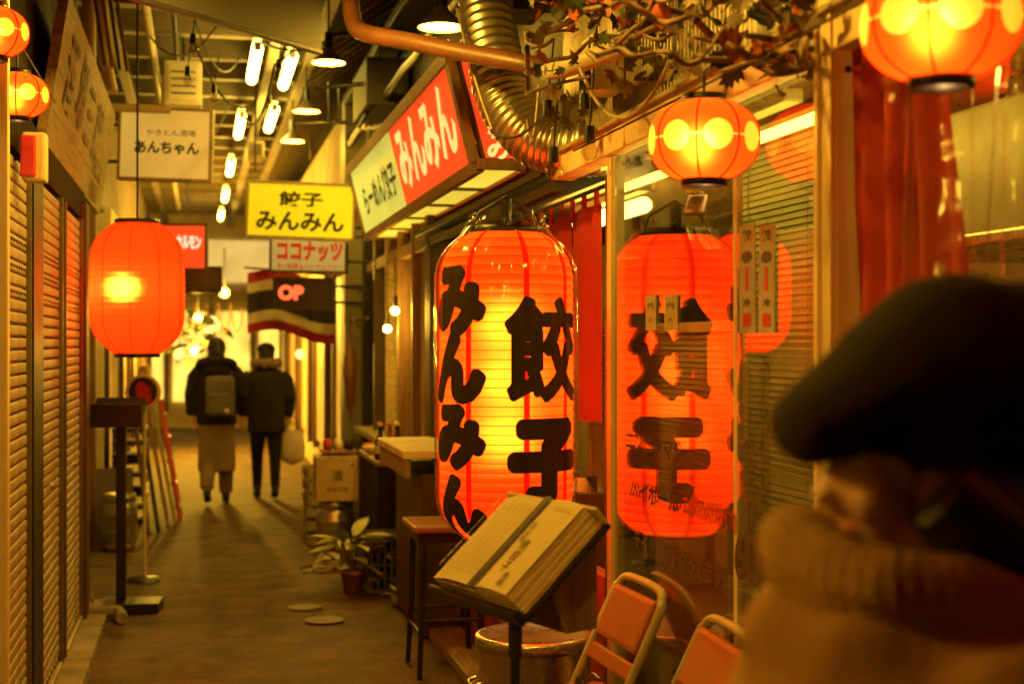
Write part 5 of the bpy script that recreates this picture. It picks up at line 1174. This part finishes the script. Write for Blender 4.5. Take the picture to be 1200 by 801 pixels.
obj('body', fuse(hb, .007, 3), m_skin, mp_)
for sy in (-1, 1): obj('eye', MB().ball((-.091, sy * .032, 1.481), .011, 10, 8), m_page, mp_)
obj('mouth', MB().ball((-.096, 0, 1.408), (.008, .024, .005), 10, 6), m_redp, mp_)
hr = MB(); hr.ball((.022, 0, 1.485), (.094, .094, .080), 20, 14); hr.ball((.004, -.072, 1.425), (.055, .05, .05)); hr.ball((-.005, 0, 1.51), (.07, .090, .05)); hr.ball((.025, -.066, 1.45), (.062, .042, .055)); hr.ball((.03, .06, 1.445), (.06, .04, .05))
hr.ball((.012, -.080, 1.462), (.036, .024, .046)); hr.ball((-.002, -.055, 1.45), (.052, .042, .06)); hr.tube([V((-.03, -.075, 1.455)), V((.03, -.085, 1.41)), V((.065, -.088, 1.365)), V((.085, -.09, 1.330))], [.048, .046, .034, .012], 12)
obj('hair', fuse(hr, .007, 4), m_hair, mp_)
br_ = MB()
for px, py, rx, ry, rz_ in ((946, 496, 47, .075, 48), (975, 482, 54, .09, 56), (1010, 468, 66, .105, 68), (1060, 450, 90, .12, 92), (1120, 440, 122, .135, 122), (1190, 455, 128, .145, 128), (1120, 530, 110, .110, 60)):
    br_.ball(Q(px, py), (rx * KP, ry, rz_ * KP), 22, 14)
br_.tube([Q(1120, 330), Q(1122, 318)], [.006, .005], 8)
be = obj('beret', fuse(br_, .009, 10), m_beret, mp_)
sc_ = MB()
def scarf(u, v):
    a = 2 * math.pi * u; b = 2 * math.pi * v; rib = 1 + .022 * math.sin(a * 60 + b * 3) + .05 * noise.noise(V((math.cos(a) * 3, math.sin(a) * 3, b)))
    tr_ = .052 * rib; rr = .112 + tr_ * math.cos(b) * 1.1
    return V((.005 + rr * math.cos(a) * 1.12, rr * math.sin(a), 1.316 - .38 * (rr * math.cos(a)) + tr_ * math.sin(b) * 1.15 + .008 * math.sin(a * 3)))
sc_.grid(scarf, 280, 16); obj('scarf', sc_, m_knit, mp_)
ct = MB(); ct.loft([((.0, 0, .42), .22, .25), ((.0, 0, .80), .205, .23), ((0, 0, 1.05), .215, .235), ((-.01, 0, 1.20), .215, .245), ((-.005, 0, 1.28), .19, .215), ((.0, 0, 1.335), .15, .15)], 28)
for sy in (-1, 1): ct.tube([(.0, sy * .16, 1.27), (.01, sy * .23, 1.21), (.03, sy * .275, 1.02), (-.05, sy * .245, .86)], [.085, .09, .075, .06], 16)
ct.tube([V((.0 + .150 * math.cos(k * math.pi / 14), .135 * math.sin(k * math.pi / 14), 1.278 - .10 * .15 * math.cos(k * math.pi / 14))) for k in range(29)], [.058 + .006 * math.sin(k * 1.9) for k in range(29)], 14)
obj('coat', fuse(ct, .014, 5), m_coat, mp_)
tr2 = MB()
for sy in (-1, 1): tr2.tube([(.01, sy * .085, .90), (.01, sy * .09, .47), (.02, sy * .09, .08)], [.105, .08, .066], 14)
obj('trousers', fuse(tr2, .014, 3), m_dkcoat, mp_)
for sy in (-1, 1):
    sb = MB(); sb.ball((.02, sy * .09, .05), (.06, .045, .05)); sb.ball((-.08, sy * .09, .034), (.10, .046, .034)); obj('shoe', fuse(sb, .010, 2), m_shoe, mp_)

# ================================================================== sub-parts: pieces that belong to one part of their thing
NEST = {'paper_shade': ('seam', 'character', 'hoops'), 'face': ('lettering',), 'carton': ('lettering', 'tape', 'flap'), 'body': ('label_band', 'cap'), 'shade': ('shade_lining',), 'neck': ('bulb',),
        'sheet': ('lettering',), 'pocket': ('badge',), 'lens_': (), 'disc': ('emblem', 'rim'), 'page': ('lettering', 'ribbon'), 'back_frame': ('back_slat', 'back_pad'), 'red_face': ('lettering',), 'shell': ('valve',), 'batten': ('end_cap',), 'canopy': ('tip',), 'foot': (), 'seat': ('seat_pan', 'apron')}
for root in [o for o in bpy.data.objects if o.parent is None and o.children]:
    kids = list(root.children)
    for pn, subs in NEST.items():
        par = next((c for c in kids if c.name.split('.')[0] == pn), None)
        if par is None: continue
        for c in kids:
            if c is not par and c.name.split('.')[0] in subs and root.name.split('.')[0] != 'person' and not c.children and c.parent is root:
                c.parent = par; c.matrix_parent_inverse = par.matrix_basis.inverted()
